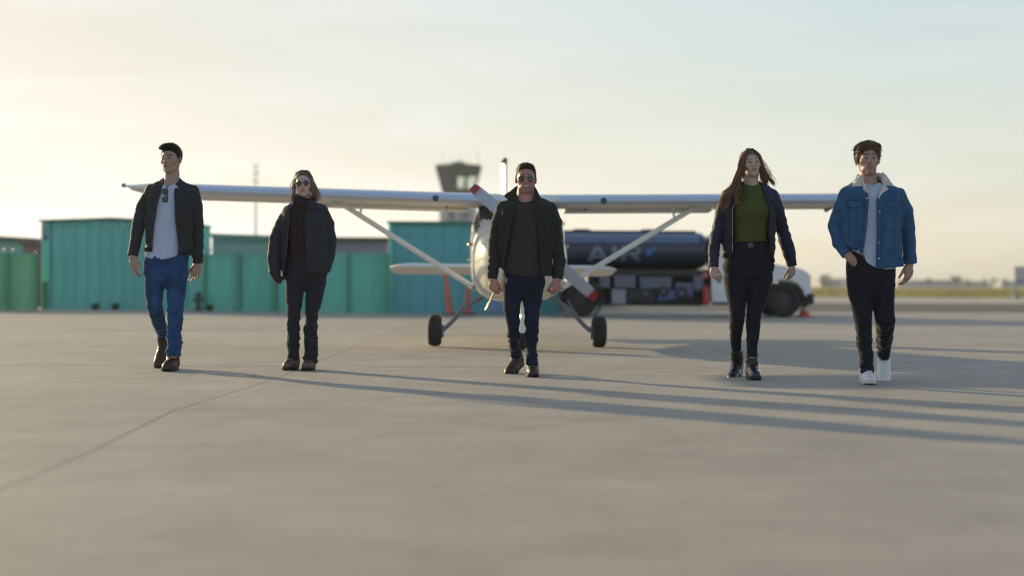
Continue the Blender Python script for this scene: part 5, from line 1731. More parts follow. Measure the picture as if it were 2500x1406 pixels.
h2 = hair_cap(p2, P2, hc, hR, hs, m_hbrown, .010, [(-.13, .094), (-.072, .090), (-.058, .070), (-.046, .040), (-.030, .0), (.02, -.03), (.05, -.07), (.10, -.09)],
         [((-.018, .03, .112), (.040, .05, .022), .015), ((.022, .03, .110), (.040, .05, .022), .015), ((0, .085, .02), (.05, .045, .05), .03)], ((.007, .04, .03), .003), 5, back=.007)
locks(p2, 'hair_strands', [
    ([P2(.066, -.02, .06), p2.J(763, 452, .12), p2.J(765, 470, .13), p2.J(771, 486, .16), p2.J(775, 492, .2)], 110, .010),
    ([P2(.06, .04, .05), p2.J(764, 460, .2), p2.J(768, 478, .2), p2.J(776, 496, .2)], 110, .014),
    ([P2(-.066, -.02, .06), p2.J(719, 452, .12), p2.J(717, 468, .13), p2.J(714, 484, .13), p2.J(713, 497, .12)], 50, .007),
    ([P2(-.06, .03, .08), p2.J(716, 442, .16), p2.J(713, 462, .16), p2.J(715, 480, .18)], 10, .010),
    ([P2(0, .02, .125), P2(-.05, -.01, .118), P2(-.078, .0, .06), P2(-.078, .02, .0)], 12, .006),
    ([P2(0, .02, .125), P2(.05, -.01, .118), P2(.078, .0, .06), P2(.080, .02, -.03)], 14, .006)], m_hlight, 6, r=.0020, wave=.008, freq=2.0, clump=6)
glasses(p2, P2, m_bframe, m_lens, .0235, .0225, 'round', .001, -.103)
fuzz(p2, hc, hR, hs, h2, m_hbrown, lambda q: (q[0] * 1.5, 1.0, -.35 - q[1] * 3), 1500, .030, .0010, 43, .03)
J2 = jacket(p2, 'jacket', m_greyj,
    [(492, 724, 764, .07), (500, 712, 778, .085), (508, 701, 791, .10), (520, 692, 800, .118), (560, 686, 803, .136), (610, 685, 803, .142), (690, 688, 800, .142)],
    [[(724, 505, 11), (705, 514, 12)], [(762, 504, 11), (788, 512, 12)]], [slR, slL],
    [(490, 722), (505, 716), (530, 712), (560, 709), (600, 706), (640, 702), (690, 695)], [(490, 762), (505, 754), (525, 751), (560, 752), (600, 754), (640, 755), (690, 755)],
    [(684, 680), (696, 683), (700, 676), (752, 665), (800, 664)], seed=41, cuffs=False, arm_fold=.008)
jo2 = solid('jacket', J2, m_greyj, p2.o, 1, done=True)
p2.patch('collar', J2, m_greyj, poly=[(722, 490), (708, 497), (700, 512), (712, 520), (719, 506)], off=.010, t=.007, parent=jo2)
p2.patch('collar', J2, m_greyj, poly=[(762, 489), (776, 495), (782, 507), (766, 514), (752, 522), (755, 506)], off=.010, t=.007, parent=jo2)
p2.patch('zip', J2, m_bframe, line=[(712.5, 528), (709.5, 560), (706.5, 600), (702, 640), (696, 678)], width=.006, off=.002, t=.005, parent=jo2)
p2.patch('zip', J2, m_bframe, line=[(750.5, 524), (751.5, 560), (753.5, 600), (754.5, 662)], width=.006, off=.002, t=.005, parent=jo2)
m_gseam = mat('charcoal_seam', (.05, .052, .058), .6)
p2.patch('chest_pocket_zip', J2, m_gseam, line=[(761, 532), (762, 572)], width=.003, off=.002, t=.003, parent=jo2)
p2.patch('chest_pocket_zip', J2, m_gseam, line=[(699, 536), (697, 576)], width=.003, off=.002, t=.003, parent=jo2)
p2.patch('shoulder_seam', J2, m_gseam, line=[(689, 507), (697, 518)], width=.0022, off=.002, t=.003, parent=jo2)
p2.patch('pocket_flap', J2, m_greyj, poly=[(760, 634), (790, 631), (791, 642), (760, 645)], off=.005, t=.005, parent=jo2)
p2.patch('hem_band', J2, m_greyj, poly=[(754, 656), (799, 655), (799, 664), (754, 665)], off=.004, t=.005, parent=jo2)
s2, so2 = shirt(p2, 'roll_neck_sweater', m_maroon, [(488, 722, 764, .07), (500, 706, 780, .09), (520, 698, 790, .105), (560, 700, 786, .118), (610, 704, 784, .105), (640, 702, 788, .11)],
    [(690, 632), (742, 634), (800, 632)], None, folds=.004, seed=9)
RN = Shape(.005)
ring = []
for k in range(13):
    a = 2 * math.pi * k / 12
    q = p2.J(742, 491) + np.array([.076 * math.sin(a), -.070 * math.cos(a) + .0, .010 * (-math.cos(a)) - .004 * math.sin(a) + (.016 if math.sin(a) < -.3 else .0)])
    ring.append((*q, .030 + .003 * math.sin(3 * a + 1)))
RN.chain(ring, .01)
RN.chain([(x * 1.0, y + .002, z + .014, r * .62) for x, y, z, r in ring], .006)
RN.chain([(x, y - .008, z - .030, r * .9) for x, y, z, r in ring], .008)
RN.folds((.05, .05, .012), .003, 3)
RN.folds((.006, .006, .2), .0012, 4)
solid('roll_collar', RN, m_maroon, so2, 1)
S, jn2 = trousers(p2, [(614, 705, 788, .100), (640, 698, 796, .112), (665, 694.5, 799, .120), (694, 695, 797, .112)], [lgR, lgL], m_gjean, 51, fold=.0105)
for px, y_, f_ in ((715.5, .21, (-.16, -1, 0)), (757, .17, (-.02, -1, 0))):
    g = p2.J(px, 904, y_); shoe(p2, 'boot', (g[0], y_, .0), f_, (0, 0, 1), m_suede, m_sole, .255, shaft=.05, shaft_r=.042, w=1.08, sole_h=.024, laces=(4, .075, .013, m_leather))

# ---------- 3: smiling man in aviators
p3 = Person(11.37, 1282, .22, 'smiling man in aviator sunglasses and dark olive jacket in front of the propeller')
hc, hR, hs = p3.J(1284, 437), rot(0, -1, 1), 1.02
slR = [(1228, 509, 16), (1215, 545, 17.5, .0), (1210, 588, 16.5, .01), (1207, 635, 15.5, -.02), (1202, 680, 12, -.05)]
slL = [(1345, 511, 16), (1355, 545, 17.5, .0), (1360, 588, 16.5, .01), (1365, 637, 15.5, -.02), (1362, 680, 12.5, -.05)]
lgR = [(1252, 702, 26), (1250, 742, 21.5), (1250.5, 782, 17.2, -.04), (1253, 815, 15.5, .02), (1257, 848, 14.5, .18), (1259, 864, 14.5, .26)]
lgL = [(1302, 702, 26), (1300, 742, 21.5), (1298, 782, 17.2, -.05), (1297, 830, 15.8, -.03), (1298, 868, 14.5, -.06), (1298.5, 889, 13.8, -.08)]
bR = p3.pts([(1228, 509, 13), (1210, 588, 11, .01), (1203, 678, 9, -.05)]); bL = p3.pts([(1345, 511, 13), (1360, 588, 11, .01), (1361, 678, 9, -.05)])
wR, wL = p3.J(1203, 681, .17), p3.J(1361, 681, .17)
P3, b3 = body(p3, hc, hR, hs, (p3.J(1282, 494), .066), [p3.pts([(1234, 508, 14), (1282, 496, 17), (1340, 510, 14)]), bR, bL, limb_scale(p3.pts(lgR), .55), limb_scale(p3.pts(lgL), .55)],
    p3.rows([(497, 1256, 1308, .07), (515, 1240, 1330, .09), (600, 1236, 1326, .09), (650, 1238, 1318, .085), (680, 1244, 1312, .07)]),
    [dict(wrist=wR, d=(.06, -.12, -1), t=(.75, -.66, 0), n=(.66, .75, .0), size=.98, curl=(58, 80, 50), thumb=(.80, .35, .45), tcurl=20, vary=3),
     dict(wrist=wL, d=(-.10, -.12, -1), t=(-.75, -.66, 0), n=(-.66, .75, 0), size=.98, curl=(50, 74, 48), thumb=(.82, .35, .42), tcurl=20, vary=3)],
    face_colour(hc, hR, hs, (.40, .205, .165), (.34, .13, .12), (.05, .035, .028), True, True, .30), True, True, jaw=1.06)
h3 = hair_cap(p3, P3, hc, hR, hs, m_hdark, .0055, [(-.13, .084), (-.075, .080), (-.055, .066), (-.035, .034), (-.022, -.004), (.02, -.014), (.05, -.045), (.09, -.07)],
         [((0, -.02, .098), (.058, .062, .024), .02)], ((.008, .02, .014), .0025), 7)
glasses(p3, P3, m_gold, m_lens, .0275, .0225, 'aviator', .001, -.104)
fuzz(p3, hc, hR, hs, h3, m_hdark, lambda q: (q[0] * 4, -.1, .35 if q[2] > .06 else -.5), 2600, .008, .0008, 44, .22)
J3 = jacket(p3, 'jacket', m_olivej,
    [(486, 1256, 1312, .075), (494, 1238, 1332, .095), (502, 1224, 1347, .112), (514, 1216, 1354, .125), (545, 1213, 1357, .138), (585, 1214, 1355, .138), (630, 1218, 1350, .134), (690, 1220, 1347, .134)],
    [[(1256, 494, 14), (1230, 508, 15.5)], [(1310, 494, 14), (1342, 510, 15.5)]], [slR, slL],
    [(484, 1262), (505, 1258), (540, 1248), (580, 1241), (620, 1234), (690, 1222)], [(484, 1302), (505, 1306), (540, 1314), (580, 1318), (620, 1320), (690, 1322)],
    [(1210, 650), (1228, 656), (1320, 674), (1348, 672)], seed=61, arm_fold=.0115)
jo3 = solid('jacket', J3, m_olivej, p3.o, 1, done=True)
p3.patch('hem_band', J3, m_olivej, poly=[(1321, 660), (1346, 658), (1346, 671), (1321, 674)], off=.004, t=.006, parent=jo3)
p3.patch('placket', J3, m_olivej, line=[(1307, 508), (1315, 540), (1319, 580), (1321.5, 620), (1323, 662)], width=.010, off=.004, t=.006, parent=jo3)
p3.patch('placket', J3, m_olivej, line=[(1257, 508), (1246.5, 540), (1239.5, 580), (1232.5, 620), (1227, 650)], width=.010, off=.004, t=.006, parent=jo3)
m_oseam = mat('olive_seam', (.012, .013, .010), .7)
p3.patch('shoulder_seam', J3, m_oseam, line=[(1229, 512), (1226, 560), (1228, 600)], width=.0035, off=.001, t=.003, parent=jo3)
p3.patch('shoulder_seam', J3, m_oseam, line=[(1342, 514), (1344, 560), (1341, 600)], width=.0035, off=.001, t=.003, parent=jo3)
p3.patch('pocket_flap', J3, m_olivej, poly=[(1328, 596), (1342, 604), (1341, 612), (1327, 604)], off=.005, t=.005, parent=jo3)
# turned-up collar that flares from the neck
CO = Shape(.0046)
def flap(S, pr, pts, yfun, th=.006):
    q = pr.xz(pts); a = np.array(q)
    def fn(X, Y, Z):
        d2 = poly2d(q, X, Z)
        return np.maximum(d2, np.abs(Y - yfun(X, Z)) - th)
    S.put(fn, (a[:, 0].min(), pr.TY - .14, a[:, 1].min()), (a[:, 0].max(), pr.TY + .14, a[:, 1].max()), .004)
cx0 = p3.J(1282, 490)[0]
flap(CO, p3, [(1264, 454), (1245, 467), (1231, 476), (1232, 483), (1240, 489), (1246, 500), (1262, 512), (1266, 494), (1262, 476)], lambda X, Z: p3.TY - .075 + .55 * (np.abs(X - cx0) - .05))
flap(CO, p3, [(1303, 454), (1312, 466), (1318, 480), (1326, 492), (1318, 506), (1306, 512), (1301, 494), (1303, 476)], lambda X, Z: p3.TY - .075 + .55 * (np.abs(X - cx0) - .05))
CO.chain(p3.pts([(1252, 486, 4.5, -.02), (1256, 470, 4, .05), (1282, 466, 4, .085), (1308, 470, 4, .05), (1316, 488, 4.5, -.02)]), .012)
CO.chain(p3.pts([(1250, 494, 5, -.02), (1256, 484, 5, .06), (1282, 480, 5, .10), (1310, 484, 5, .06), (1318, 494, 5, -.02)]), .012)
CO.folds((.03, .03, .03), .003, 12)
solid('collar', CO, m_olivej, jo3, 1)
s3, so3 = shirt(p3, 'sweatshirt', m_browns, [(489, 1260, 1304, .078), (498, 1244, 1322, .098), (515, 1236, 1336, .112), (560, 1230, 1336, .120), (620, 1227, 1332, .118), (682, 1223.5, 1330, .122)],
    [(1215, 654), (1228, 656), (1245, 666), (1275, 676), (1300, 678), (1335, 676)], [(1255, 488), (1266, 493), (1282, 496.5), (1298, 493), (1310, 488)], folds=.005, seed=14)
p3.patch('neck_band', s3, m_browns, line=[(1264, 492), (1272, 496), (1282, 498), (1292, 496), (1300, 492)], width=.007, off=.002, t=.004, parent=so3)
p3.patch('hem_band', s3, m_browns, line=[(1226, 655), (1244, 664), (1275, 674), (1300, 676), (1329, 674)], width=.008, off=.003, t=.004, parent=so3)
S, jn3 = trousers(p3, [(650, 1226, 1328, .102), (672, 1224, 1329, .114), (690, 1223.5, 1329, .118), (714, 1226, 1328, .112)], [lgR, lgL], m_djean, 71, fold=.011)
p3.patch('pocket_seam', S, m_bframe, line=[(1226, 698), (1236, 690), (1240, 676)], width=.003, off=.001, t=.003, parent=jn3)
g = p3.J(1299, 921, .2); shoe(p3, 'boot', (g[0], .205, 0), (.03, -1, 0), (0, 0, 1), m_leather, m_sole, .295, shaft=.075, shaft_r=.045, w=1.02, sole_h=.024, laces=(3, .082, .014, m_sole))
tR, aR = p3.J(1249, 905, .40), p3.J(1263, 874, .60)
f_ = np.array([-.40, -.86, -.36]); up_ = np.array([-.12, -.30, .9]); M3 = frame(f_, up_)
shoe(p3, 'boot', aR - M3 @ np.array([0, .02, .085]), f_, up_, m_leather, m_sole, .295, shaft=.07, lean=(-.05, .1), shaft_r=.046, w=1.02, sole_h=.024, laces=(3, .082, .014, m_sole))

# ---------- 4: woman with long hair, green sweater
p4 = Person(11.10, 1828, .22, 'woman with long auburn hair, olive green sweater and navy bomber jacket')
hc, hR, hs = p4.J(1833.5, 402.5), rot(4, 9, -4), .945
slR = [(1777, 479, 15), (1764, 512, 17.5), (1754, 548, 16.5, .01), (1746, 588, 15, -.02), (1742, 622, 14.5, -.06), (1742, 651, 12.3, -.08)]
slL = [(1886, 479, 15), (1897, 512, 17), (1907, 548, 17, .03), (1917, 586, 16.5, .05), (1928, 622, 15, .05), (1934, 649, 11.8, .04)]
lgR = [(1797, 680, 30), (1798, 722, 25, -.01), (1800, 764, 19, -.03), (1797.5, 800, 16.5, .02), (1797, 830, 14, .10), (1798, 852, 12.5, .14)]
lgL = [(1856, 680, 31), (1849, 722, 25, -.01), (1841, 764, 18.5, -.04), (1838, 805, 16.5, -.03), (1836, 845, 13.5, -.05), (1836, 868, 12.5, -.06)]
bR = p4.pts([(1777, 479, 11), (1755, 548, 8), (1743, 640, 7, -.07)]); bL = p4.pts([(1886, 479, 11), (1906, 548, 8, .03), (1933, 640, 7, .04)])
wR, wL = p4.J(1742, 651, .14), p4.J(1934, 649, .26)
P4, b4 = body(p4, hc, hR, hs, (p4.J(1834, 456), .050), [p4.pts([(1780, 478, 13), (1834, 460, 14), (1882, 478, 13)]), bR, bL, limb_scale(p4.pts(lgR), .6), limb_scale(p4.pts(lgL), .6)],
    p4.rows([(462, 1815, 1853, .07), (480, 1795, 1870, .085), (560, 1794, 1864, .085), (610, 1794, 1864, .085), (650, 1792, 1862, .075)]),
    [dict(wrist=wR, d=(.05, -.10, -1), t=(.72, -.69, 0), n=(.69, .72, 0), size=.86, curl=(52, 74, 46), thumb=(.82, .34, .45), tcurl=18, vary=4),
     dict(wrist=wL, d=(-.06, -.05, -1), t=(-.75, -.66, 0), n=(-.66, .75, 0), size=.86, curl=(46, 66, 40), thumb=(.86, .36, .35), tcurl=16, vary=4)],
    face_colour(hc, hR, hs, (.46, .315, .265), (.34, .15, .14), (.10, .055, .04), False), False, jaw=.96)
h4 = hair_cap(p4, P4, hc, hR, hs, m_hauburn, .012, [(-.13, .094), (-.078, .089), (-.062, .066), (-.050, .030), (-.034, -.02), (.02, -.06), (.05, -.10), (.10, -.12)],
         [((-.066, .0, -.005), (.020, .045, .07), .02), ((.068, .01, .0), (.022, .05, .07), .02), ((0, .06, -.03), (.075, .06, .10), .03)], ((.007, .03, .06), .0035), 9, back=.008)
HG = [
    # falls on the picture's left, over the shoulder and down the front
    ([P4(-.010, -.045, .128), P4(-.060, -.052, .085), P4(-.080, -.040, .02), p4.J(1803, 430, .14), p4.J(1798, 450, .11), p4.J(1793, 472, .075)], 110, .011),
    ([P4(-.02, -.01, .136), P4(-.078, -.02, .07), p4.J(1802, 425, .18), p4.J(1796, 450, .13), p4.J(1784, 466, .09), p4.J(1770, 480, .08), p4.J(1762, 496, .08), p4.J(1752, 507, .08)], 90, .012),
    ([P4(-.045, -.070, .095), P4(-.072, -.066, .04), P4(-.074, -.052, -.03), p4.J(1804, 440, .12), p4.J(1800, 462, .08)], 70, .007),
    ([p4.J(1801, 440, .14), p4.J(1792, 458, .10), p4.J(1780, 478, .07), p4.J(1771, 498, .06), p4.J(1764, 522, .06)], 70, .011),
    ([p4.J(1805, 440, .13), p4.J(1801, 462, .08), p4.J(1798, 482, .05), p4.J(1800, 502, .04)], 56, .008),
    ([p4.J(1805, 430, .18), p4.J(1790, 456, .16), p4.J(1776, 470, .16), p4.J(1758, 494, .14)], 60, .012),
    # blown out to the picture's right
    ([P4(.010, -.045, .128), P4(.060, -.048, .085), P4(.080, -.035, .02), p4.J(1863, 428, .18), p4.J(1870, 444, .19), p4.J(1878, 455, .18)], 100, .009),
    ([P4(.04, .0, .122), P4(.085, .01, .05), p4.J(1866, 418, .24), p4.J(1876, 434, .22), p4.J(1886, 447, .21), p4.J(1895, 458, .20)], 70, .007),
    ([P4(.06, .04, .05), p4.J(1862, 425, .25), p4.J(1866, 445, .25), p4.J(1872, 458, .24)], 80, .012),
    ([P4(-.06, .05, .05), p4.J(1804, 425, .27), p4.J(1800, 445, .27), p4.J(1798, 462, .26)], 80, .012),
]
locks(p4, 'hair_strands', HG, m_hauburn, 12, r=.0024, wave=.0105, freq=1.9, clump=10)
locks(p4, 'loose_strands', [
    ([P4(.04, .02, .125), P4(.088, .02, .06), p4.J(1872, 412, .24), p4.J(1884, 434, .22), p4.J(1897, 456, .2)], 14, .010),
    ([p4.J(1800, 430, .2), p4.J(1780, 466, .12), p4.J(1764, 488, .09), p4.J(1750, 512, .09)], 36, .016)], m_hlight, 13, r=.0018, wave=.010, freq=1.9, clump=4)
fuzz(p4, hc, hR, hs, h4, m_hauburn, lambda q: (q[0] * 2, .15, -1.3), 1500, .040, .0011, 45, .0)
J4 = jacket(p4, 'jacket', m_navyj,
    [(452, 1812, 1858, .07), (458, 1794, 1874, .09), (465, 1780, 1886, .105), (476, 1772, 1893, .118), (500, 1767, 1895, .132), (530, 1766, 1893, .138), (575, 1764, 1891, .134), (660, 1763, 1890, .138)],
    [[(1812, 456, 11), (1778, 476, 14)], [(1856, 456, 11), (1885, 476, 14)]], [slR, slL],
    [(448, 1813), (462, 1808), (480, 1799), (512, 1784), (560, 1784), (606, 1785), (660, 1783)], [(448, 1853), (460, 1855), (480, 1862), (512, 1872), (560, 1874), (600, 1877), (660, 1883)],
    [(1755, 628), (1783, 633), (1882, 643), (1895, 640)], collar=[(1812, 460, 4, -.06), (1809, 452, 4.5, -.01), (1815, 447, 4.5, .05), (1834, 446, 4.5, .075), (1852, 447, 4.5, .05), (1857, 452, 4.5, -.01), (1855, 460, 4, -.06)], seed=81, arm_fold=.013)
jo4 = solid('jacket', J4, m_navyj, p4.o, 1, done=True)
p4.patch('hem_band', J4, m_rib, poly=[(1764, 616), (1784, 620), (1783, 633), (1763, 629)], off=.002, parent=jo4)
p4.patch('hem_band', J4, m_rib, poly=[(1880, 628), (1890, 627), (1890, 640), (1882, 643)], off=.002, parent=jo4)
p4.patch('zip', J4, m_metal, line=[(1797.5, 482), (1783, 512), (1782.5, 560), (1783.5, 618)], width=.003, off=.002, t=.004, parent=jo4)
p4.patch('zip', J4, m_bframe, line=[(1863.5, 482), (1873.5, 512), (1875.5, 560), (1881, 630)], width=.004, off=.002, t=.004, parent=jo4)
bx = p4.J(1810, 517), p4.J(1851, 517)
s4, so4 = shirt(p4, 'sweater', m_green_s, [(446, 1816, 1854, .056), (455, 1808, 1860, .072), (466, 1792, 1874, .09), (490, 1783, 1880, .112), (515, 1780, 1880, .122), (545, 1783, 1876, .112), (575, 1787, 1872, .104), (600, 1788, 1872, .108)],
    [(1780, 592), (1800, 594), (1830, 592), (1876, 590)], [(1805, 449), (1834, 455), (1860, 449)], folds=.0035, seed=19,
    extra=[((bx[0][0], p4.TY - .088, bx[0][2]), (.068, .060, .070), .04), ((bx[1][0], p4.TY - .088, bx[1][2]), (.068, .060, .070), .04)])
p4.patch('hem_rib', s4, m_green_s, line=[(1788, 589), (1830, 588), (1872, 586)], width=.010, off=.003, t=.005, parent=so4)
S, jn4 = trousers(p4, [(590, 1787, 1872, .104), (606, 1780, 1876, .112), (625, 1770, 1884, .125), (650, 1764, 1890, .136), (680, 1766, 1888, .132)], [lgR, lgL], m_bjean, 91, fold=.0045)
p4.patch('pocket_seam', S, m_rib, line=[(1772, 640), (1784, 630), (1788, 616)], width=.003, off=.001, t=.003, parent=jn4)
blt = p4.patch('belt', S, m_rib, line=[(1785, 599), (1808, 601), (1830, 601), (1874, 597)], width=.010, off=.004, t=.004)
yb_ = S.front(p4.J(1826, 600)[0], p4.J(1826, 600)[2], .1) - .014
q = p4.J(1828, 600)
bk = MB(); fr_ = [(q[0] - .019, yb_, q[2] + .013), (q[0] + .013, yb_, q[2] + .013), (q[0] + .013, yb_, q[2] - .013), (q[0] - .019, yb_, q[2] - .013)]
bk.tube(fr_ + [fr_[0]], .003, 8); bk.tube([(q[0] - .019, yb_ - .003, q[2]), (q[0] + .013, yb_ - .004, q[2])], .0025, 6)
bk.build('buckle', m_metal, blt)
g = p4.J(1836, 927, .2); shoe(p4, 'boot', (g[0], .20, 0), (.04, -1, 0), (0, 0, 1), m_blackl, m_sole, .262, shaft=.135, shaft_r=.050, w=1.04, sole_h=.03, laces=(8, .090, .015, m_rib))
aR = p4.J(1800, 890, .56)
f_ = np.array([-.38, -.86, -.32]); up_ = np.array([-.10, -.28, .9]); M3 = frame(f_, up_)
shoe(p4, 'boot', aR - M3 @ np.array([0, .02, .085]), f_, up_, m_blackl, m_sole, .262, shaft=.145, lean=(.05, -.12), shaft_r=.052, w=1.04, sole_h=.03, laces=(8, .090, .015, m_rib))

# ---------- 5: man in denim jacket
p5 = Person(10.65, 2122, .22, 'man in blue denim jacket with cream sherpa collar, one hand in pocket')
hc, hR, hs = p5.J(2118.5, 389.5), rot(-4, 0, -1), 1.03
slR = [(2068, 475, 18), (2053, 510, 19.5, .02), (2040, 551, 19, .05), (2049, 592, 17.5, .0), (2068, 621, 14, -.06)]
slL = [(2194, 477, 18), (2210, 515, 20), (2216, 560, 19.5, .03), (2219, 602, 18, .04), (2221.5, 643, 16.2, .03)]
lgR = [(2100, 708, 30), (2103, 748, 25.5), (2107, 783, 21.5, -.03), (2110, 830, 19.2, -.03), (2115, 870, 17.8, -.05), (2117.5, 909, 17.3, -.07)]
lgL = [(2155, 708, 29.5), (2158, 748, 26), (2160, 780, 24.5, -.02), (2161, 812, 21, .10), (2158, 845, 17, .28), (2157, 866, 16, .36)]
bR = p5.pts([(2068, 475, 13), (2040, 551, 12, .05), (2070, 622, 9, -.06), (2080, 634, 8.5, -.07), (2092, 650, 8, -.06)]); bL = p5.pts([(2194, 477, 13), (2216, 560, 12, .03), (2221, 643, 9.5, .03)])
wL = p5.J(2220, 646, .25)
P5, b5 = body(p5, hc, hR, hs, (p5.J(2122, 452), .058), [p5.pts([(2070, 474, 14), (2122, 458, 16), (2190, 476, 14)]), bR, bL, limb_scale(p5.pts(lgR), .55), limb_scale(p5.pts(lgL), .55)],
    p5.rows([(458, 2098, 2146, .07), (480, 2080, 2176, .09), (560, 2080, 2170, .09), (630, 2082, 2170, .085), (670, 2086, 2166, .07)]),
    [dict(wrist=wL, d=(-.10, -.02, -1), t=(-.86, -.5, .0), n=(-.5, .86, 0), size=1.0, curl=(26, 34, 22), thumb=(.86, .50, .10), tcurl=6)],
    face_colour(hc, hR, hs, (.38, .24, .195), (.30, .14, .12), (.045, .03, .022), True, False, .22), True, jaw=.94)
h5 = hair_cap(p5, P5, hc, hR, hs, m_hbrown, .014, [(-.13, .074), (-.075, .070), (-.058, .050), (-.042, .020), (-.028, -.012), (.02, -.022), (.05, -.05), (.10, -.085)],
         [((.012, -.045, .104), (.062, .055, .024), .02), ((-.052, -.045, .075), (.034, .045, .038), .02), ((.060, -.02, .055), (.026, .05, .045), .02), ((-.076, .0, .01), (.014, .035, .035), .012)], ((.012, .03, .022), .0045), 11)
locks(p5, 'hair_strands', [([P5(.02, -.02, .13), P5(-.03, -.075, .118), P5(-.065, -.075, .075), P5(-.078, -.055, .035)], 26, .010),
    ([P5(.02, -.02, .13), P5(.05, -.06, .112), P5(.072, -.055, .07), P5(.080, -.03, .02)], 24, .009),
    ([P5(-.04, .03, .12), P5(-.085, .0, .07), P5(-.092, .01, .01)], 16, .008)], m_hbrown, 14, r=.0034, wave=.004, freq=1.4)
fuzz(p5, hc, hR, hs, h5, m_hbrown, lambda q: (-.75 + q[0] * 4 if q[2] > .07 else q[0] * 2, -.25, -.15 if q[2] > .07 else -.9), 2200, .030, .0012, 46, .06)
J5 = jacket(p5, 'jacket', m_denimj,
    [(446, 2094, 2152, .08), (454, 2076, 2178, .10), (462, 2062, 2196, .118), (474, 2055, 2204, .132), (500, 2052, 2206, .145), (540, 2052, 2203, .150), (590, 2053, 2201, .148), (665, 2056, 2201, .145)],
    [[(2090, 455, 14), (2068, 474, 17)], [(2152, 455, 14), (2192, 476, 17)]], [slR, slL],
    [(444, 2097), (460, 2103), (478, 2110), (540, 2106), (580, 2101), (608, 2097), (665, 2090)], [(444, 2150), (460, 2146), (478, 2134), (540, 2131), (600, 2129.5), (665, 2128)],
    [(2048, 588), (2060, 597), (2094, 622), (2100, 630), (2126, 656), (2200, 651), (2206, 640)], seed=101, arm_fold=.0075)
jo5 = solid('jacket', J5, m_denimj, p5.o, 1, done=True)
def seam(pts, w=.0032): p5.patch('seam', J5, m_denimseam, line=pts, width=w, off=.001, t=.004, parent=jo5)
seam([(2056, 491), (2108, 493)]); seam([(2134, 494), (2202, 491)])
seam([(2070, 470), (2063, 520), (2062, 590)]); seam([(2192, 472), (2198, 520), (2198, 600)], .004)
seam([(2079, 520), (2084, 570), (2088, 612)]); seam([(2098, 500), (2096, 560), (2092, 612)])
seam([(2146, 520), (2142, 580), (2140, 636)]); seam([(2178, 520), (2172, 580), (2170, 636)])
seam([(2136, 500), (2136, 640)], .0025)
p5.patch('pocket_flap', J5, m_denimj, poly=[(2057, 493), (2092, 495), (2091, 505), (2076, 512), (2058, 503)], off=.006, t=.005, parent=jo5)
p5.patch('pocket_flap', J5, m_denimj, poly=[(2150, 495), (2192, 492), (2192, 503), (2174, 513), (2151, 506)], off=.006, t=.005, parent=jo5)
p5.patch('waistband', J5, m_denimj, poly=[(2129, 642), (2201, 638), (2200, 651), (2129, 656)], off=.005, t=.006, parent=jo5)
p5.patch('waistband', J5, m_denimj, poly=[(2056, 582), (2098, 611), (2095, 623), (2060, 598)], off=.005, t=.006, parent=jo5)
p5.patch('button_placket', J5, m_denimj, poly=[(2130, 486), (2140, 486), (2138, 642), (2129, 642)], off=.005, t=.005, parent=jo5)
p5.patch('button_placket', J5, m_denimj, poly=[(2102, 486), (2111, 486), (2105, 560), (2099, 606), (2091, 604), (2097, 560)], off=.004, t=.005, parent=jo5)
p5.patch('fleece_edge', J5, m_sherpa, line=[(2110.5, 484), (2107, 535), (2102, 580), (2098, 612)], width=.006, off=-.004, t=.010, parent=jo5)
for px, py in ((2134.5, 486), (2134, 519), (2133.5, 554), (2133, 593), (2132.5, 632), (2075, 505), (2173, 503), (2105, 487)):
    q = p5.J(px, py); yb_ = J5.front(q[0], q[2], .1)
    MB().lathe([(0, -.006), (.006, -.005), (.0085, -.001), (.0085, .004)], 'y', (q[0], yb_ - .009, q[2]), 12).build('button', m_metal, jo5)
# cuffs
# sherpa collar: fall over the shoulders with long points, plus the turned-back right front
SC5 = Shape(.0046)
def col_y(X, Z): return p5.TY - .098 + .42 * np.abs(np.abs(X - p5.J(2122, 450)[0]) - .05)
flap(SC5, p5, [(2098, 426), (2090, 434), (2082, 446), (2075, 458), (2079, 461), (2097, 460), (2104, 456), (2101, 442)], col_y, .013)
flap(SC5, p5, [(2146, 422), (2158, 430), (2168, 444), (2180, 460), (2177, 466), (2160, 466), (2150, 462), (2146, 446)], col_y, .013)
flap(SC5, p5, [(2148, 452), (2160, 465), (2152, 474), (2140, 480), (2132.5, 488), (2134, 478), (2143, 462)], lambda X, Z: p5.TY - .128 + .30 * np.abs(X - p5.J(2134, 480)[0]), .008)
flap(SC5, p5, [(2097, 446), (2104, 455), (2112, 478), (2108, 480), (2098, 464)], lambda X, Z: p5.TY - .118 + .0 * X, .009)
SC5.chain(p5.pts([(2090, 444, 6, -.03), (2096, 434, 6.5, .04), (2120, 428, 6.5, .085), (2146, 430, 6.5, .05), (2158, 442, 6, -.03)]), .02)
SC5.chain(p5.pts([(2086, 450, 6, -.02), (2092, 444, 7, .06), (2120, 440, 7, .10), (2152, 441, 7, .06), (2164, 450, 6, -.02)]), .02)
SC5.folds((.012, .012, .012), .0035, 15)
solid('sherpa_collar', SC5, m_sherpa, jo5, 1)
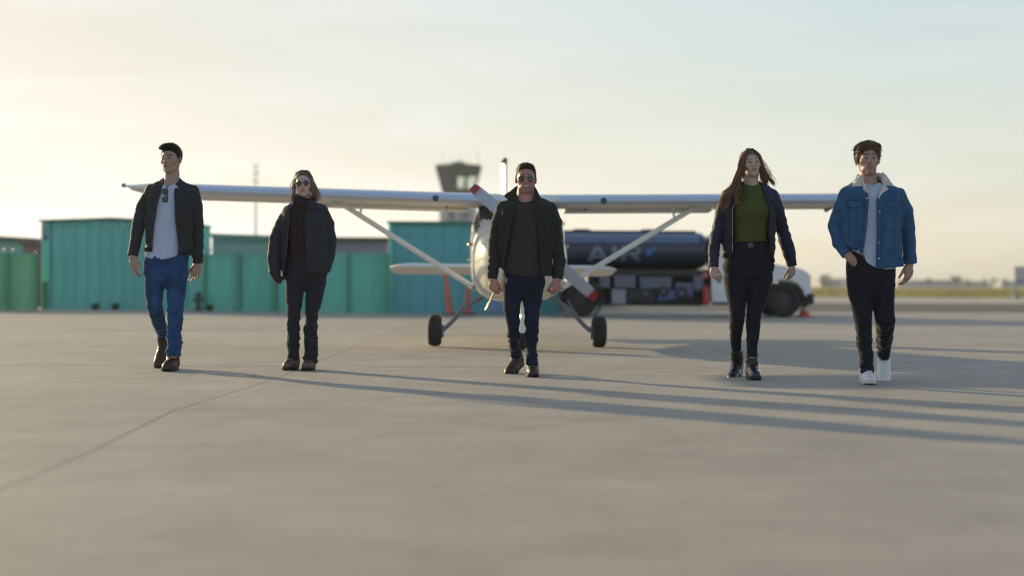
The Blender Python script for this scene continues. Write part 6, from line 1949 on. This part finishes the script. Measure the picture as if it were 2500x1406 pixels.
s5, so5 = shirt(p5, 't_shirt', m_whitet, [(446, 2096, 2148, .082), (456, 2080, 2168, .10), (480, 2072, 2186, .115), (540, 2070, 2186, .12), (600, 2072, 2184, .118), (665, 2074, 2187, .124)],
    [(2060, 604), (2098, 624), (2108, 642), (2124, 652), (2150, 658), (2190, 656)], [(2092, 444), (2106, 451), (2122, 455), (2138, 451), (2150, 443)], folds=.0055, seed=23)
p5.patch('neck_band', s5, m_whitet, line=[(2104, 450), (2112, 455), (2122, 457.5), (2132, 455), (2140, 449)], width=.007, off=.002, t=.004, parent=so5)
S, jn5 = trousers(p5, [(606, 2070, 2186, .104), (640, 2067, 2186, .116), (672, 2067, 2186, .124), (716, 2070, 2185, .116)], [lgR, lgL], m_bjean, 111, fold=.0100, name='trousers')
p5.patch('red_tag', S, m_red, poly=[(2096, 622), (2101, 622), (2104, 632), (2099, 632)], off=.004, t=.006, parent=jn5)
p5.patch('pocket_seam', S, m_djean, line=[(2068, 645), (2080, 636), (2092, 632)], width=.005, off=.002, t=.005, parent=jn5)
g = p5.J(2114, 939, .2); shoe(p5, 'shoe', (g[0], .205, 0), (-.05, -1, 0), (0, 0, 1), m_wleather, m_wsole, .30, w=1.10, sole_h=.030, kind='sneaker', laces=(4, .062, .012, m_wleather))
aR = p5.J(2158, 880, .62)
f_ = np.array([-.10, -.62, -.66]); up_ = np.array([-.05, -.66, .62]); M3 = frame(f_, up_)
shoe(p5, 'shoe', aR - M3 @ np.array([0, .02, .085]), f_, up_, m_wleather, m_wsole, .30, w=1.10, sole_h=.030, kind='sneaker', laces=(4, .062, .012, m_wleather))

# ------------------------------------------------------------------ the air between here and the far side of the field
hz_m = bpy.data.materials.new('haze_air')
hz_m.use_nodes = True
t_ = hz_m.node_tree; t_.nodes.clear()
o_ = t_.nodes.new('ShaderNodeOutputMaterial'); v_ = t_.nodes.new('ShaderNodeVolumePrincipled')
v_.inputs['Color'].default_value = (.95, .95, .95, 1)
v_.inputs['Density'].default_value = 0.0004
v_.inputs['Anisotropy'].default_value = 0.30
t_.links.new(v_.outputs[0], o_.inputs['Volume'])
hb = MB().box((-3100, -80, -1.2), (3100, 4100, 26)).build('haze', hz_m, smooth=False)
tag(hb, 'thin pale haze over the airfield', 'haze', kind='stuff')
